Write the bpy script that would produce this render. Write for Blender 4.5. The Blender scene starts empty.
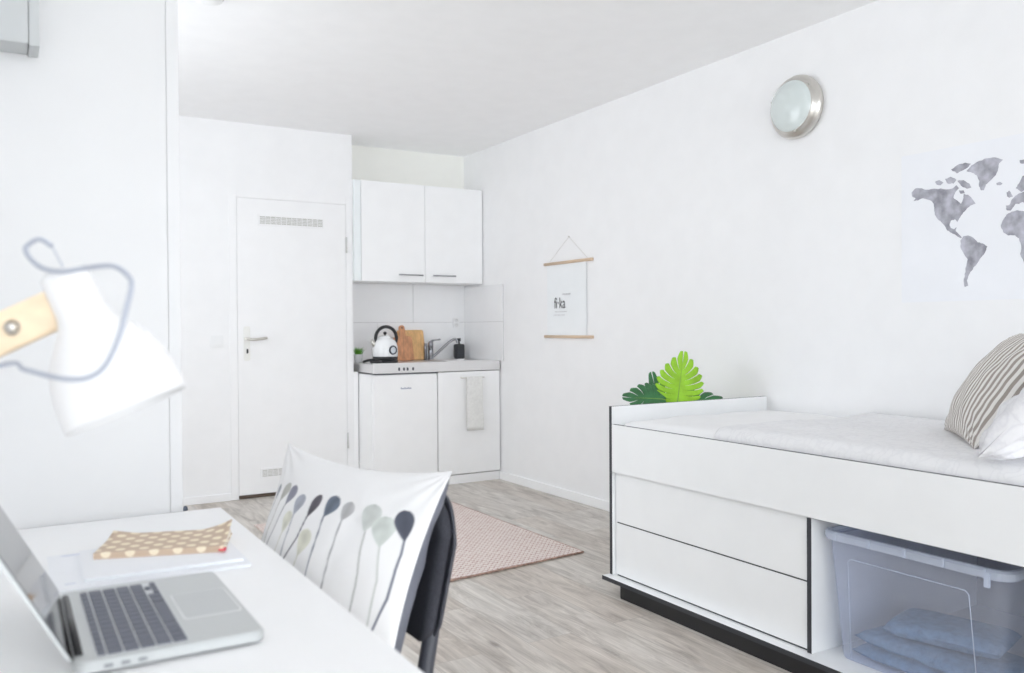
import bpy, bmesh, math, random
from mathutils import Vector, Matrix, noise
from mathutils.geometry import tessellate_polygon
random.seed(7)
S = bpy.context.scene
COL = S.collection
PI = math.pi

# ------------------------------------------------------------------ materials
def new_mat(name):
    m = bpy.data.materials.new(name); m.use_nodes = True
    nt = m.node_tree
    return m, nt, nt.nodes['Principled BSDF']

def mat(name, col, rough=.5, metal=0., bump=0., bscale=60., var=0., vscale=8., spec=.5, coat=0., trans=0., stretch=None):
    m, nt, b = new_mat(name)
    b.inputs['Roughness'].default_value = rough
    b.inputs['Metallic'].default_value = metal
    b.inputs['Specular IOR Level'].default_value = spec
    b.inputs['Coat Weight'].default_value = coat
    b.inputs['Transmission Weight'].default_value = trans
    tc = nt.nodes.new('ShaderNodeTexCoord')
    mp = nt.nodes.new('ShaderNodeMapping')
    if stretch: mp.inputs['Scale'].default_value = stretch
    nt.links.new(tc.outputs['Object'], mp.inputs[0])
    n = nt.nodes.new('ShaderNodeTexNoise'); n.inputs['Scale'].default_value = vscale; n.inputs['Detail'].default_value = 4
    nt.links.new(mp.outputs[0], n.inputs[0])
    r = nt.nodes.new('ShaderNodeValToRGB')
    v = max(var, .012)
    r.color_ramp.elements[0].position = .3; r.color_ramp.elements[1].position = .7
    r.color_ramp.elements[0].color = (*[max(0, c*(1-v)) for c in col], 1)
    r.color_ramp.elements[1].color = (*[min(1, c*(1+v)) for c in col], 1)
    nt.links.new(n.outputs['Fac'], r.inputs[0]); nt.links.new(r.outputs[0], b.inputs['Base Color'])
    if bump:
        n2 = nt.nodes.new('ShaderNodeTexNoise'); n2.inputs['Scale'].default_value = bscale; n2.inputs['Detail'].default_value = 3
        nt.links.new(mp.outputs[0], n2.inputs[0])
        bp = nt.nodes.new('ShaderNodeBump'); bp.inputs['Strength'].default_value = bump; bp.inputs['Distance'].default_value = .002
        nt.links.new(n2.outputs['Fac'], bp.inputs['Height']); nt.links.new(bp.outputs[0], b.inputs['Normal'])
    return m

def vcol_mat(name, attr, rough=.8, bump=.15, bscale=500):
    m, nt, b = new_mat(name)
    a = nt.nodes.new('ShaderNodeAttribute'); a.attribute_name = attr
    nt.links.new(a.outputs['Color'], b.inputs['Base Color']); b.inputs['Roughness'].default_value = rough
    tc = nt.nodes.new('ShaderNodeTexCoord')
    n = nt.nodes.new('ShaderNodeTexNoise'); n.inputs['Scale'].default_value = bscale
    nt.links.new(tc.outputs['Object'], n.inputs[0])
    bp = nt.nodes.new('ShaderNodeBump'); bp.inputs['Strength'].default_value = bump; bp.inputs['Distance'].default_value = .001
    nt.links.new(n.outputs['Fac'], bp.inputs['Height']); nt.links.new(bp.outputs[0], b.inputs['Normal'])
    return m

WALL = mat('wall_paint', (.89, .893, .90), .85, bump=.12, bscale=220)
CEIL = mat('ceiling_paint', (.91, .913, .92), .9, bump=.1, bscale=200)
ALCOVE = mat('alcove_paint', (.90, .90, .86), .85, bump=.1, bscale=200)
WHITE = mat('white_lacquer', (.93, .935, .94), .35)
DOORW = mat('door_paint', (.89, .892, .898), .4)
BEDW = mat('bed_white', (.90, .913, .92), .38)
CUPB = mat('cupboard_grey', (.52, .54, .545), .4)
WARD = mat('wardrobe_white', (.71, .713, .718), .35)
DESKW = mat('desk_white', (.93, .933, .94), .3)
GLOSSW = mat('gloss_white', (.88, .89, .90), .12, coat=.4)
PLASTW = mat('white_plastic', (.85, .855, .86), .3)
DARK = mat('anthracite_edge', (.035, .037, .045), .5, bump=.1)
PLINTH = mat('black_plinth', (.012, .012, .013), .6, bump=.3, bscale=300)
GREYIN = mat('grey_carcass', (.24, .22, .215), .7)
STEEL = mat('brushed_steel', (.82, .81, .81), .38, metal=1., bump=.2, bscale=90, stretch=(1, 20, 20))
NICKEL = mat('satin_nickel', (.66, .64, .60), .3, metal=1., bump=.05)
CHROME = mat('dark_chrome', (.30, .30, .32), .18, metal=1.)
ALU = mat('laptop_aluminium', (.60, .62, .62), .4, metal=.6)
KEY = mat('key_black', (.11, .12, .16), .45)
SCREEN = mat('screen_glass', (.012, .012, .015), .06, spec=.9)
BLACKP = mat('black_plastic', (.018, .018, .02), .35)
WOODP = mat('pale_wood', (.66, .50, .36), .55, var=.08, vscale=12, stretch=(8, .8, 8))
WOODL = mat('lamp_wood', (.88, .72, .52), .5, var=.08, vscale=10, stretch=(1, 8, 8))
BOARDD = mat('acacia_wood', (.60, .29, .15), .5, var=.25, vscale=9, stretch=(8, 8, 1))
BOARDL = mat('beech_wood', (.76, .47, .21), .5, var=.16, vscale=9, stretch=(8, 8, 1))
TILE = mat('white_tile', (.91, .915, .925), .12, coat=.3)
GROUT = mat('grout', (.55, .55, .55), .9)
FABRICD = mat('charcoal_fabric', (.045, .047, .060), .95, bump=.8, bscale=900, var=.2, vscale=300)
FRAMED = mat('charcoal_frame', (.06, .064, .08), .4)
SATIN = mat('grey_satin', (.17, .18, .22), .35, bump=.4, bscale=25, var=.12, vscale=14)
TOWEL = mat('grey_towel', (.80, .80, .78), .95, bump=.8, bscale=400, var=.06, vscale=60)
BLUET = mat('blue_towel', (.12, .22, .36), .98, bump=1., bscale=350, var=.22, vscale=50)
CORD = mat('grey_cord', (.44, .47, .54), .7)
STRING = mat('pale_string', (.6, .58, .54), .8)
SHADE = mat('white_shade', (.88, .88, .885), .45)
GLASS = mat('frosted_glass', (.66, .72, .71), .22, coat=.5)
PAPER = mat('paper', (.87, .895, .91), .7)
PAPER2 = mat('poster_paper', (.87, .885, .92), .7)
INK = mat('ink', (.10, .10, .11), .8)
INKL = mat('pale_ink', (.62, .66, .78), .8)
MAPINK = mat('watercolour_grey', (.41, .41, .46), .85, var=.38, vscale=22)
LEAFB = mat('leaf_bright', (.30, .58, .035), .45, var=.2, vscale=20, spec=.3)
LEAFD = mat('leaf_dark', (.035, .16, .055), .4, var=.3, vscale=18)
GRASS = mat('grass_green', (.12, .36, .04), .6, var=.3, vscale=40)
STEM = mat('stem_green', (.18, .34, .06), .5)
SOIL = mat('soil', (.05, .035, .025), .95, bump=1, bscale=60)
POTG = mat('grey_pot', (.55, .55, .54), .6)
RED = mat('red_ribbon', (.75, .03, .09), .5)
BROWN = mat('threshold_brown', (.10, .07, .05), .6)
BADGE = mat('badge_blue', (.22, .24, .38), .4)
MATW = mat('mattress_cotton', (.84, .84, .845), .95, bump=.35, bscale=120)

def fabric_pattern(name, base, line, scale, amt=.5, st=(1, 1, 1)):
    m, nt, b = new_mat(name); b.inputs['Roughness'].default_value = .95
    tc = nt.nodes.new('ShaderNodeTexCoord')
    n0 = nt.nodes.new('ShaderNodeTexNoise'); n0.inputs['Scale'].default_value = 14; n0.inputs['Detail'].default_value = 5
    add = nt.nodes.new('ShaderNodeVectorMath'); add.operation = 'MULTIPLY_ADD'
    add.inputs[1].default_value = (.12, .12, .12)
    nt.links.new(tc.outputs['Object'], n0.inputs[0])
    nt.links.new(n0.outputs['Color'], add.inputs[0]); nt.links.new(tc.outputs['Object'], add.inputs[2])
    v = nt.nodes.new('ShaderNodeTexVoronoi'); v.feature = 'DISTANCE_TO_EDGE'; v.inputs['Scale'].default_value = scale
    mp = nt.nodes.new('ShaderNodeMapping'); mp.inputs['Scale'].default_value = st
    nt.links.new(add.outputs[0], mp.inputs[0]); nt.links.new(mp.outputs[0], v.inputs[0])
    r = nt.nodes.new('ShaderNodeValToRGB')
    r.color_ramp.elements[0].position = .0; r.color_ramp.elements[1].position = .12
    r.color_ramp.elements[0].color = (*line, 1); r.color_ramp.elements[1].color = (*base, 1)
    nt.links.new(v.outputs[0], r.inputs[0])
    n = nt.nodes.new('ShaderNodeTexNoise'); n.inputs['Scale'].default_value = 5; n.inputs['Detail'].default_value = 5
    nt.links.new(tc.outputs['Object'], n.inputs[0])
    mx = nt.nodes.new('ShaderNodeMix'); mx.data_type = 'RGBA'
    mx.inputs['B'].default_value = (*base, 1)
    nt.links.new(n.outputs['Fac'], mx.inputs['Factor']); nt.links.new(r.outputs[0], mx.inputs['A'])
    nt.links.new(mx.outputs['Result'], b.inputs['Base Color'])
    n2 = nt.nodes.new('ShaderNodeTexNoise'); n2.inputs['Scale'].default_value = 30; n2.inputs['Detail'].default_value = 5
    nt.links.new(tc.outputs['Object'], n2.inputs[0])
    bp = nt.nodes.new('ShaderNodeBump'); bp.inputs['Strength'].default_value = amt; bp.inputs['Distance'].default_value = .004
    nt.links.new(n2.outputs['Fac'], bp.inputs['Height']); nt.links.new(bp.outputs[0], b.inputs['Normal'])
    return m
QUILT = fabric_pattern('quilt_crackle', (.80, .80, .81), (.70, .70, .72), 13, .7, (1, 2.4, 1))
SLIP = fabric_pattern('pillow_crackle', (.84, .84, .86), (.70, .70, .74), 11, .9, (1, 1.6, 1.4))

def floor_mat():
    m, nt, b = new_mat('oak_vinyl_planks'); b.inputs['Roughness'].default_value = .42
    L = nt.links.new
    tc = nt.nodes.new('ShaderNodeTexCoord'); mp = nt.nodes.new('ShaderNodeMapping')
    mp.inputs['Rotation'].default_value = (0, 0, PI/2)
    L(tc.outputs['Object'], mp.inputs[0])
    br = nt.nodes.new('ShaderNodeTexBrick'); br.offset = .37; br.squash = 1
    br.inputs['Scale'].default_value = 1; br.inputs['Brick Width'].default_value = 1.25; br.inputs['Row Height'].default_value = .19
    br.inputs['Mortar Size'].default_value = .0012; br.inputs['Mortar Smooth'].default_value = .3; br.inputs['Bias'].default_value = 0
    br.inputs['Color1'].default_value = (.0, .0, .0, 1); br.inputs['Color2'].default_value = (1, 1, 1, 1); br.inputs['Mortar'].default_value = (.5, .5, .5, 1)
    L(mp.outputs[0], br.inputs[0])
    # grain: stretched along the plank (Y)
    mp2 = nt.nodes.new('ShaderNodeMapping'); mp2.inputs['Scale'].default_value = (10, 1.9, 1)
    L(tc.outputs['Object'], mp2.inputs[0])
    off = nt.nodes.new('ShaderNodeVectorMath'); off.operation = 'MULTIPLY_ADD'; off.inputs[1].default_value = (7.3, 3.1, 5)
    L(br.outputs['Color'], off.inputs[0]); L(mp2.outputs[0], off.inputs[2])
    n = nt.nodes.new('ShaderNodeTexNoise'); n.inputs['Scale'].default_value = 1.6; n.inputs['Detail'].default_value = 9; n.inputs['Roughness'].default_value = .66; n.inputs['Distortion'].default_value = .9
    L(off.outputs[0], n.inputs[0])
    r = nt.nodes.new('ShaderNodeValToRGB'); e = r.color_ramp.elements
    e[0].position = .28; e[0].color = (.32, .28, .245, 1); e[1].position = .70; e[1].color = (.72, .675, .62, 1)
    x = e.new(.5); x.color = (.57, .525, .475, 1)
    L(n.outputs['Fac'], r.inputs[0])
    # fine fibres
    mp3 = nt.nodes.new('ShaderNodeMapping'); mp3.inputs['Scale'].default_value = (90, 3, 1)
    L(tc.outputs['Object'], mp3.inputs[0])
    n3 = nt.nodes.new('ShaderNodeTexNoise'); n3.inputs['Scale'].default_value = 1.5; n3.inputs['Detail'].default_value = 4
    L(mp3.outputs[0], n3.inputs[0])
    r3 = nt.nodes.new('ShaderNodeValToRGB'); r3.color_ramp.elements[0].position = .3; r3.color_ramp.elements[1].position = .7
    r3.color_ramp.elements[0].color = (.84, .84, .84, 1); r3.color_ramp.elements[1].color = (1.08, 1.08, 1.08, 1)
    L(n3.outputs['Fac'], r3.inputs[0])
    m1 = nt.nodes.new('ShaderNodeMix'); m1.data_type = 'RGBA'; m1.blend_type = 'MULTIPLY'; m1.inputs['Factor'].default_value = 1
    L(r.outputs[0], m1.inputs['A']); L(r3.outputs[0], m1.inputs['B'])
    # tone per plank
    r4 = nt.nodes.new('ShaderNodeValToRGB'); r4.color_ramp.elements[0].color = (.95, .92, .90, 1); r4.color_ramp.elements[1].color = (1.03, 1.05, 1.07, 1)
    L(br.outputs['Color'], r4.inputs[0])
    m2 = nt.nodes.new('ShaderNodeMix'); m2.data_type = 'RGBA'; m2.blend_type = 'MULTIPLY'; m2.inputs['Factor'].default_value = 1
    L(m1.outputs['Result'], m2.inputs['A']); L(r4.outputs[0], m2.inputs['B'])
    # knots
    mp5 = nt.nodes.new('ShaderNodeMapping'); mp5.inputs['Scale'].default_value = (4.2, 1.6, 1)
    L(tc.outputs['Object'], mp5.inputs[0])
    v = nt.nodes.new('ShaderNodeTexVoronoi'); v.inputs['Scale'].default_value = 1.1
    L(mp5.outputs[0], v.inputs[0])
    r5 = nt.nodes.new('ShaderNodeValToRGB'); r5.color_ramp.elements[0].color = (.45, .42, .42, 1); r5.color_ramp.elements[1].color = (1, 1, 1, 1)
    r5.color_ramp.elements[0].position = .02; r5.color_ramp.elements[1].position = .09
    L(v.outputs['Distance'], r5.inputs[0])
    m3 = nt.nodes.new('ShaderNodeMix'); m3.data_type = 'RGBA'; m3.blend_type = 'MULTIPLY'; m3.inputs['Factor'].default_value = .8
    L(m2.outputs['Result'], m3.inputs['A']); L(r5.outputs[0], m3.inputs['B'])
    m4 = nt.nodes.new('ShaderNodeMix'); m4.data_type = 'RGBA'
    L(br.outputs['Fac'], m4.inputs['Factor']); L(m3.outputs['Result'], m4.inputs['A']); m4.inputs['B'].default_value = (.38, .34, .31, 1)
    L(m4.outputs['Result'], b.inputs['Base Color'])
    bp = nt.nodes.new('ShaderNodeBump'); bp.inputs['Strength'].default_value = .15; bp.inputs['Distance'].default_value = .001
    L(n3.outputs['Fac'], bp.inputs['Height']); L(bp.outputs[0], b.inputs['Normal'])
    return m
FLOOR = floor_mat()

def clear_plastic():
    m = bpy.data.materials.new('clear_plastic'); m.use_nodes = True
    nt = m.node_tree; L = nt.links.new
    out = nt.nodes['Material Output']; b = nt.nodes['Principled BSDF']
    b.inputs['Base Color'].default_value = (.72, .76, .88, 1); b.inputs['Roughness'].default_value = .25
    tr = nt.nodes.new('ShaderNodeBsdfTransparent'); tr.inputs[0].default_value = (.93, .95, 1.0, 1)
    n = nt.nodes.new('ShaderNodeTexNoise'); n.inputs['Scale'].default_value = 6
    mr = nt.nodes.new('ShaderNodeMapRange'); mr.inputs['To Min'].default_value = .22; mr.inputs['To Max'].default_value = .30
    L(n.outputs['Fac'], mr.inputs['Value'])
    mx = nt.nodes.new('ShaderNodeMixShader'); L(mr.outputs[0], mx.inputs[0]); L(tr.outputs[0], mx.inputs[1]); L(b.outputs[0], mx.inputs[2])
    L(mx.outputs[0], out.inputs[0]); return m
CLEAR = clear_plastic()
def clear_rim():
    m = bpy.data.materials.new('clear_rim'); m.use_nodes = True
    nt = m.node_tree; L = nt.links.new
    out = nt.nodes['Material Output']; b = nt.nodes['Principled BSDF']
    b.inputs['Base Color'].default_value = (.72, .79, .93, 1); b.inputs['Roughness'].default_value = .2
    tr = nt.nodes.new('ShaderNodeBsdfTransparent')
    n = nt.nodes.new('ShaderNodeTexNoise'); n.inputs['Scale'].default_value = 12
    mr = nt.nodes.new('ShaderNodeMapRange'); mr.inputs['To Min'].default_value = .5; mr.inputs['To Max'].default_value = .6
    L(n.outputs['Fac'], mr.inputs['Value'])
    mx = nt.nodes.new('ShaderNodeMixShader'); L(mr.outputs[0], mx.inputs[0]); L(tr.outputs[0], mx.inputs[1]); L(b.outputs[0], mx.inputs[2])
    L(mx.outputs[0], out.inputs[0]); return m
CRIM = clear_rim()

# ------------------------------------------------------------------ mesh helpers
def BM(): return bmesh.new()
def box(bm, x0, x1, y0, y1, z0, z1, bev=0., mi=0, M=None, faces=None):
    """axis-aligned box; faces = {axis letter: material index}, e.g. {'-x': 1}"""
    x0, x1 = sorted((x0, x1)); y0, y1 = sorted((y0, y1)); z0, z1 = sorted((z0, z1))
    t = bmesh.new()
    bmesh.ops.create_cube(t, size=1)
    for v in t.verts:
        v.co = Vector((x0+(v.co.x+.5)*(x1-x0), y0+(v.co.y+.5)*(y1-y0), z0+(v.co.z+.5)*(z1-z0)))
    t.normal_update()
    for f in t.faces:
        f.material_index = mi
        if faces:
            n = f.normal
            for k, i in faces.items():
                ax = 'xyz'.index(k[1]); s = -1 if k[0] == '-' else 1
                if n[ax]*s > .9: f.material_index = i
    if bev:
        bmesh.ops.bevel(t, geom=list(t.edges), offset=min(bev, .45*min(x1-x0, y1-y0, z1-z0)), segments=2, affect='EDGES', clamp_overlap=True)
    if M is not None: bmesh.ops.transform(t, matrix=M, verts=t.verts)
    merge(bm, t)
def merge(bm, t):
    me = bpy.data.meshes.new('tmp'); t.to_mesh(me); t.free(); bm.from_mesh(me); bpy.data.meshes.remove(me)
def tube(bm, pts, r, seg=12, cap=True, mi=0):
    pts = [Vector(p) for p in pts]; n = len(pts)
    rs = r if isinstance(r, (list, tuple)) else [r]*n
    rings = []; up = None
    for i, p in enumerate(pts):
        d = (pts[min(i+1, n-1)]-pts[max(i-1, 0)]).normalized()
        if up is None:
            up = d.orthogonal().normalized()
        up = (up-d*up.dot(d)).normalized(); sd = d.cross(up)
        rings.append([bm.verts.new(p+(up*math.cos(a)+sd*math.sin(a))*rs[i]) for a in [2*PI*k/seg for k in range(seg)]])
    for a, b in zip(rings, rings[1:]):
        for k in range(seg):
            f = bm.faces.new((a[k], a[(k+1) % seg], b[(k+1) % seg], b[k])); f.smooth = True; f.material_index = mi
    if cap:
        for q in (rings[0][::-1], rings[-1]):
            f = bm.faces.new(q); f.material_index = mi
def lathe(bm, prof, seg=40, M=None, mi=0, smooth=True):
    """prof = [(radius, height)...] revolved about local z, placed by M"""
    M = M or Matrix(); rings = []
    for r, h in prof:
        if r < 1e-6: rings.append([bm.verts.new(M @ Vector((0, 0, h)))])
        else: rings.append([bm.verts.new(M @ Vector((r*math.cos(2*PI*k/seg), r*math.sin(2*PI*k/seg), h))) for k in range(seg)])
    for a, b in zip(rings, rings[1:]):
        for k in range(seg):
            k2 = (k+1) % seg
            q = [a[k % len(a)], a[k2 % len(a)], b[k2 % len(b)], b[k % len(b)]]
            u = []
            for v in q:
                if v not in u: u.append(v)
            if len(u) >= 3:
                f = bm.faces.new(u); f.smooth = smooth; f.material_index = mi
def poly(bm, pts, M=None, mi=0):
    f = bm.faces.new([bm.verts.new((M @ Vector(p)) if M else Vector(p)) for p in pts]); f.material_index = mi
    return f
def prism(bm, pts2, h0, h1, M=None, mi=0, bev=0):
    """extrude the 2-D outline pts2 (local xy) from h0 to h1 along local z"""
    t = bmesh.new(); M = M or Matrix()
    f = t.faces.new([t.verts.new((x, y, h0)) for x, y in pts2])
    ex = bmesh.ops.extrude_face_region(t, geom=[f])
    for v in [g for g in ex['geom'] if isinstance(g, bmesh.types.BMVert)]: v.co.z = h1
    bmesh.ops.recalc_face_normals(t, faces=t.faces)
    if bev: bmesh.ops.bevel(t, geom=[e for e in t.edges if abs(e.verts[0].co.z-e.verts[1].co.z) < 1e-6], offset=bev, segments=2, affect='EDGES')
    for q in t.faces: q.material_index = mi
    bmesh.ops.transform(t, matrix=M, verts=t.verts); merge(bm, t)
def rrect(w, h, r, n=6, cx=0, cy=0):
    out = []
    for sx, sy, a0 in ((1, 1, 0), (-1, 1, PI/2), (-1, -1, PI), (1, -1, 1.5*PI)):
        for k in range(n+1):
            a = a0+PI/2*k/n
            out.append((cx+sx*(w/2-r)+r*math.cos(a), cy+sy*(h/2-r)+r*math.sin(a)))
    return out
def frame(origin, x, y):
    x = Vector(x).normalized(); y = Vector(y); z = x.cross(y).normalized(); y = z.cross(x)
    M = Matrix.Identity(4)
    for i in range(3): M[i][0], M[i][1], M[i][2], M[i][3] = x[i], y[i], z[i], origin[i]
    return M

def obj(name, bm, mats, parent=None, recalc=True, smooth=False):
    """one mesh object; its shape is given in world coordinates unless the parent is turned"""
    if recalc: bmesh.ops.recalc_face_normals(bm, faces=bm.faces)
    me = bpy.data.meshes.new(name)
    mats = mats if isinstance(mats, (list, tuple)) else [mats]
    root = None
    p = parent
    while p is not None: root = p; p = p.parent
    if root is not None:
        if not root.get('_loc'): bmesh.ops.translate(bm, vec=-Vector(root.location), verts=bm.verts)
        else: pass
    loc = None
    if parent is None:
        xs = [v.co for v in bm.verts]
        loc = Vector(((min(v.x for v in xs)+max(v.x for v in xs))/2, (min(v.y for v in xs)+max(v.y for v in xs))/2, min(v.z for v in xs)))
        bmesh.ops.translate(bm, vec=-loc, verts=bm.verts)
    bm.to_mesh(me); bm.free()
    o = bpy.data.objects.new(name, me)
    for m in mats: me.materials.append(m)
    if smooth:
        for f in me.polygons: f.use_smooth = True
    COL.objects.link(o)
    if parent is not None: o.parent = parent
    else: o.location = loc
    return o
def thing(name, label, cat, loc, group=None, rot=None):
    o = bpy.data.objects.new(name, None); COL.objects.link(o); o.location = loc
    o.empty_display_size = .1
    if rot is not None: o.rotation_euler = rot; o['_loc'] = 1
    o['label'] = label; o['category'] = cat
    if group: o['group'] = group
    return o
def tag(o, label, cat, group=None):
    o['label'] = label; o['category'] = cat
    if group: o['group'] = group
    return o
def struct(name, bm, mats, parent=None):
    o = obj(name, bm, mats, parent)
    if parent is None: o['kind'] = 'structure'
    return o
def smooth_path(pts, n=8):
    P = [Vector(p) for p in pts]; out = []
    for i in range(len(P)-1):
        a, b, c, d = P[max(i-1, 0)], P[i], P[i+1], P[min(i+2, len(P)-1)]
        for k in range(n):
            t = k/n
            out.append(.5*((2*b)+(c-a)*t+(2*a-5*b+4*c-d)*t*t+(3*b-a-3*c+d)*t**3))
    out.append(P[-1]); return out

# ------------------------------------------------------------------ room dimensions
W = 3.18          # right wall
D = 5.765         # wall with the door
K = 6.055         # back of the kitchen alcove
XK = 2.133        # corner between door wall and alcove
XL = -.36         # left wall
YF = -3.4        # window wall behind the viewer
H = 2.5
LZ0, LZ1 = .8, 2.36

b = BM(); box(b, XL-.1, W+.1, YF-.1, K+.1, -.1, 0); struct('floor', b, FLOOR)
b = BM(); box(b, XL-.1, W+.1, YF-.1, K+.1, H, H+.1); struct('ceiling', b, CEIL)
b = BM(); box(b, W, W+.1, YF-.1, K+.1, 0, H); struct('wall_right', b, WALL)
LW = ((3.05, 4.75), (-2.9, -.6))      # unseen windows added in the left wall to even the daylight (y from, to)
b = BM()
ys = [YF-.1, -2.9, -.6, 3.05, 4.75, K+.1]
box(b, XL-.1, XL, ys[0], ys[1], 0, H); box(b, XL-.1, XL, ys[2], ys[3], 0, H); box(b, XL-.1, XL, ys[4], ys[5], 0, H)
for y0, y1 in LW: box(b, XL-.1, XL, y0, y1, 0, LZ0); box(b, XL-.1, XL, y0, y1, LZ1, H)
struct('wall_left', b, WALL)
for k, (y0, y1) in enumerate(LW):
    b = BM()
    for y in (y0, (y0+y1)/2-.03, y1-.06): box(b, XL-.08, XL-.02, y, y+.06, LZ0, LZ1, .004)
    for z in (LZ0, LZ1-.06): box(b, XL-.078, XL-.022, y0, y1, z, z+.06, .004)
    struct('window_%d' % (k+2), b, PLASTW)  # frames of the added side windows, out of view
# door wall, with the opening for the door
DX0, DX1, DZ = 1.328, 2.081, 2.005
b = BM()
box(b, XL, DX0-.005, D, K+.1, 0, H); box(b, DX1+.005, XK, D, K+.1, 0, H); box(b, DX0-.005, DX1+.005, D, K+.1, DZ+.005, H)
struct('wall_back', b, WALL)
b = BM(); box(b, XK, W, K, K+.1, 0, H); struct('wall_kitchen', b, ALCOVE)
# window wall behind the camera
wx0, wx1, wz0, wz1 = -.2, 3.05, .05, 2.42
b = BM()
box(b, XL, wx0, YF-.1, YF, 0, H); box(b, wx1, W, YF-.1, YF, 0, H)
box(b, wx0, wx1, YF-.1, YF, 0, wz0); box(b, wx0, wx1, YF-.1, YF, wz1, H)
struct('wall_front', b, WALL)
b = BM()
for x in (wx0, (wx0+wx1)/2-.03, wx1-.06): box(b, x, x+.06, YF-.08, YF-.02, wz0, wz1, .004)
for z in (wz0, wz1-.06): box(b, wx0, wx1, YF-.078, YF-.022, z, z+.06, .004)
struct('window_1', b, PLASTW)
# baseboards
b = BM(); box(b, W-.014, W, YF, 5.49, 0, .06, .003); struct('baseboard_right', b, WHITE)
b = BM(); box(b, .42, DX0-.05, D-.012, D, 0, .05, .003); struct('baseboard_back', b, WALL)

# door
b = BM()
box(b, DX0, DX1, D+.045, D+.06, 0, DZ)
box(b, DX0-.005, DX1+.005, D+.005, D+.05, 0, .02)
struct('trim_1', b, BROWN)
door = bpy.data.objects.new('door_1', None); COL.objects.link(door); door.location = ((DX0+DX1)/2, D, 0); door['kind'] = 'structure'
b = BM(); box(b, DX0+.0015, DX1-.0015, D-.004, D+.036, .026, DZ-.0015, .001); obj('door_leaf', b, DOORW, door)
b = BM()
box(b, DX0-.05, DX0, D-.006, D+.04, 0, DZ+.05, .003); box(b, DX1, DX1+.045, D-.006, D+.04, 0, DZ+.05, .003)
box(b, DX0, DX1, D-.006, D+.04, DZ, DZ+.05, .003)
obj('door_frame', b, DOORW, door)
def grille(x0, x1, z0, z1):
    b = BM(); y = D-.004
    box(b, x0, x1, y-.002, y+.001, z0, z1, 0, 1)
    for a in ((x0-.012, x1+.012, z0-.012, z0), (x0-.012, x1+.012, z1, z1+.012)): box(b, a[0], a[1], y-.007, y, a[2], a[3], .001)
    for a in ((x0-.012, x0), (x1, x1+.012)): box(b, a[0], a[1], y-.007, y, z0, z1, .001)
    n = 5
    for i in range(1, n):
        z = z0+(z1-z0)*i/n; box(b, x0, x1, y-.006, y, z-.0018, z+.0018)
    for i in range(1, 12):
        x = x0+(x1-x0)*i/12; box(b, x-.002, x+.002, y-.006, y, z0, z1)
    return obj('vent_grille', b, [DOORW, mat('vent_mesh', (.56, .56, .53), .8)], door)
grille(1.480, 1.912, 1.838, 1.888)
grille(1.482, 1.905, .138, .184)
b = BM(); prism(b, rrect(.042, .23, .012, cx=0, cy=0), 0, .008, frame((1.387, D-.004, 1.035), (1, 0, 0), (0, 0, 1)), bev=.002)
hp = obj('handle_plate', b, mat('plate_cream', (.84, .84, .81), .35), door)
b = BM(); tube(b, [(1.378, D-.010, 1.068), (1.378, D-.045, 1.068)], .009); tube(b, smooth_path([(1.378, D-.045, 1.068), (1.42, D-.052, 1.062), (1.47, D-.05, 1.066), (1.512, D-.048, 1.072)]), [.009]*25, 12)
obj('lever', b, NICKEL, hp)
b = BM(); prism(b, rrect(.012, .03, .005), 0, .003, frame((1.389, D-.0125, .985), (1, 0, 0), (0, 0, 1))); obj('keyhole', b, BLACKP, hp)
for z in (1.72, .34):
    b = BM(); tube(b, [(DX1+.002, D-.016, z-.055), (DX1+.002, D-.012, z+.055)], .006); obj('hinge', b, mat('hinge_grey', (.66, .66, .65), .4), door)

b = BM(); box(b, XK+.0003, 2.1655, D+.0005, D+.0155, 0, .822); struct('trim_2', b, WHITE)
# light switch
t = thing('light_switch', 'white square light switch on the wall left of the door', 'switch', (1.196, D, 1.05))
b = BM(); prism(b, rrect(.082, .082, .008), 0, .009, frame((1.196, D, 1.05), (1, 0, 0), (0, 0, 1)), bev=.002); obj('switch_plate', b, PLASTW, t)
b = BM(); prism(b, rrect(.056, .056, .004), .0085, .013, frame((1.196, D, 1.05), (1, 0, 0), (0, 0, 1)), bev=.0015); obj('rocker', b, PLASTW, t)
# door stop
b = BM(); lathe(b, [(0, 0), (.014, 0), (.016, .005), (.013, .02), (.008, .028), (0, .030)], 20, Matrix.Translation((.962, 5.60, 0)))
tag(obj('door_stop', b, mat('rubber_grey', (.10, .12, .16), .6)), 'small dark door stop on the floor in the far left corner', 'door stop')
# smoke detector on the ceiling
t = thing('smoke_detector', 'round white smoke detector on the ceiling at top left', 'smoke detector', (.735, 3.62, H))
b = BM(); lathe(b, [(0, 0), (.056, 0), (.056, -.014), (.05, -.03), (.03, -.038), (0, -.038)], 32, Matrix.Translation((.735, 3.62, H))); obj('housing', b, PLASTW, t)
b = BM(); lathe(b, [(.0565, -.012), (.0575, -.014), (.0575, -.018), (.0545, -.019)], 32, Matrix.Translation((.735, 3.62, H))); obj('trim_ring', b, mat('ring_grey', (.5, .5, .5), .5), t)

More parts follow.
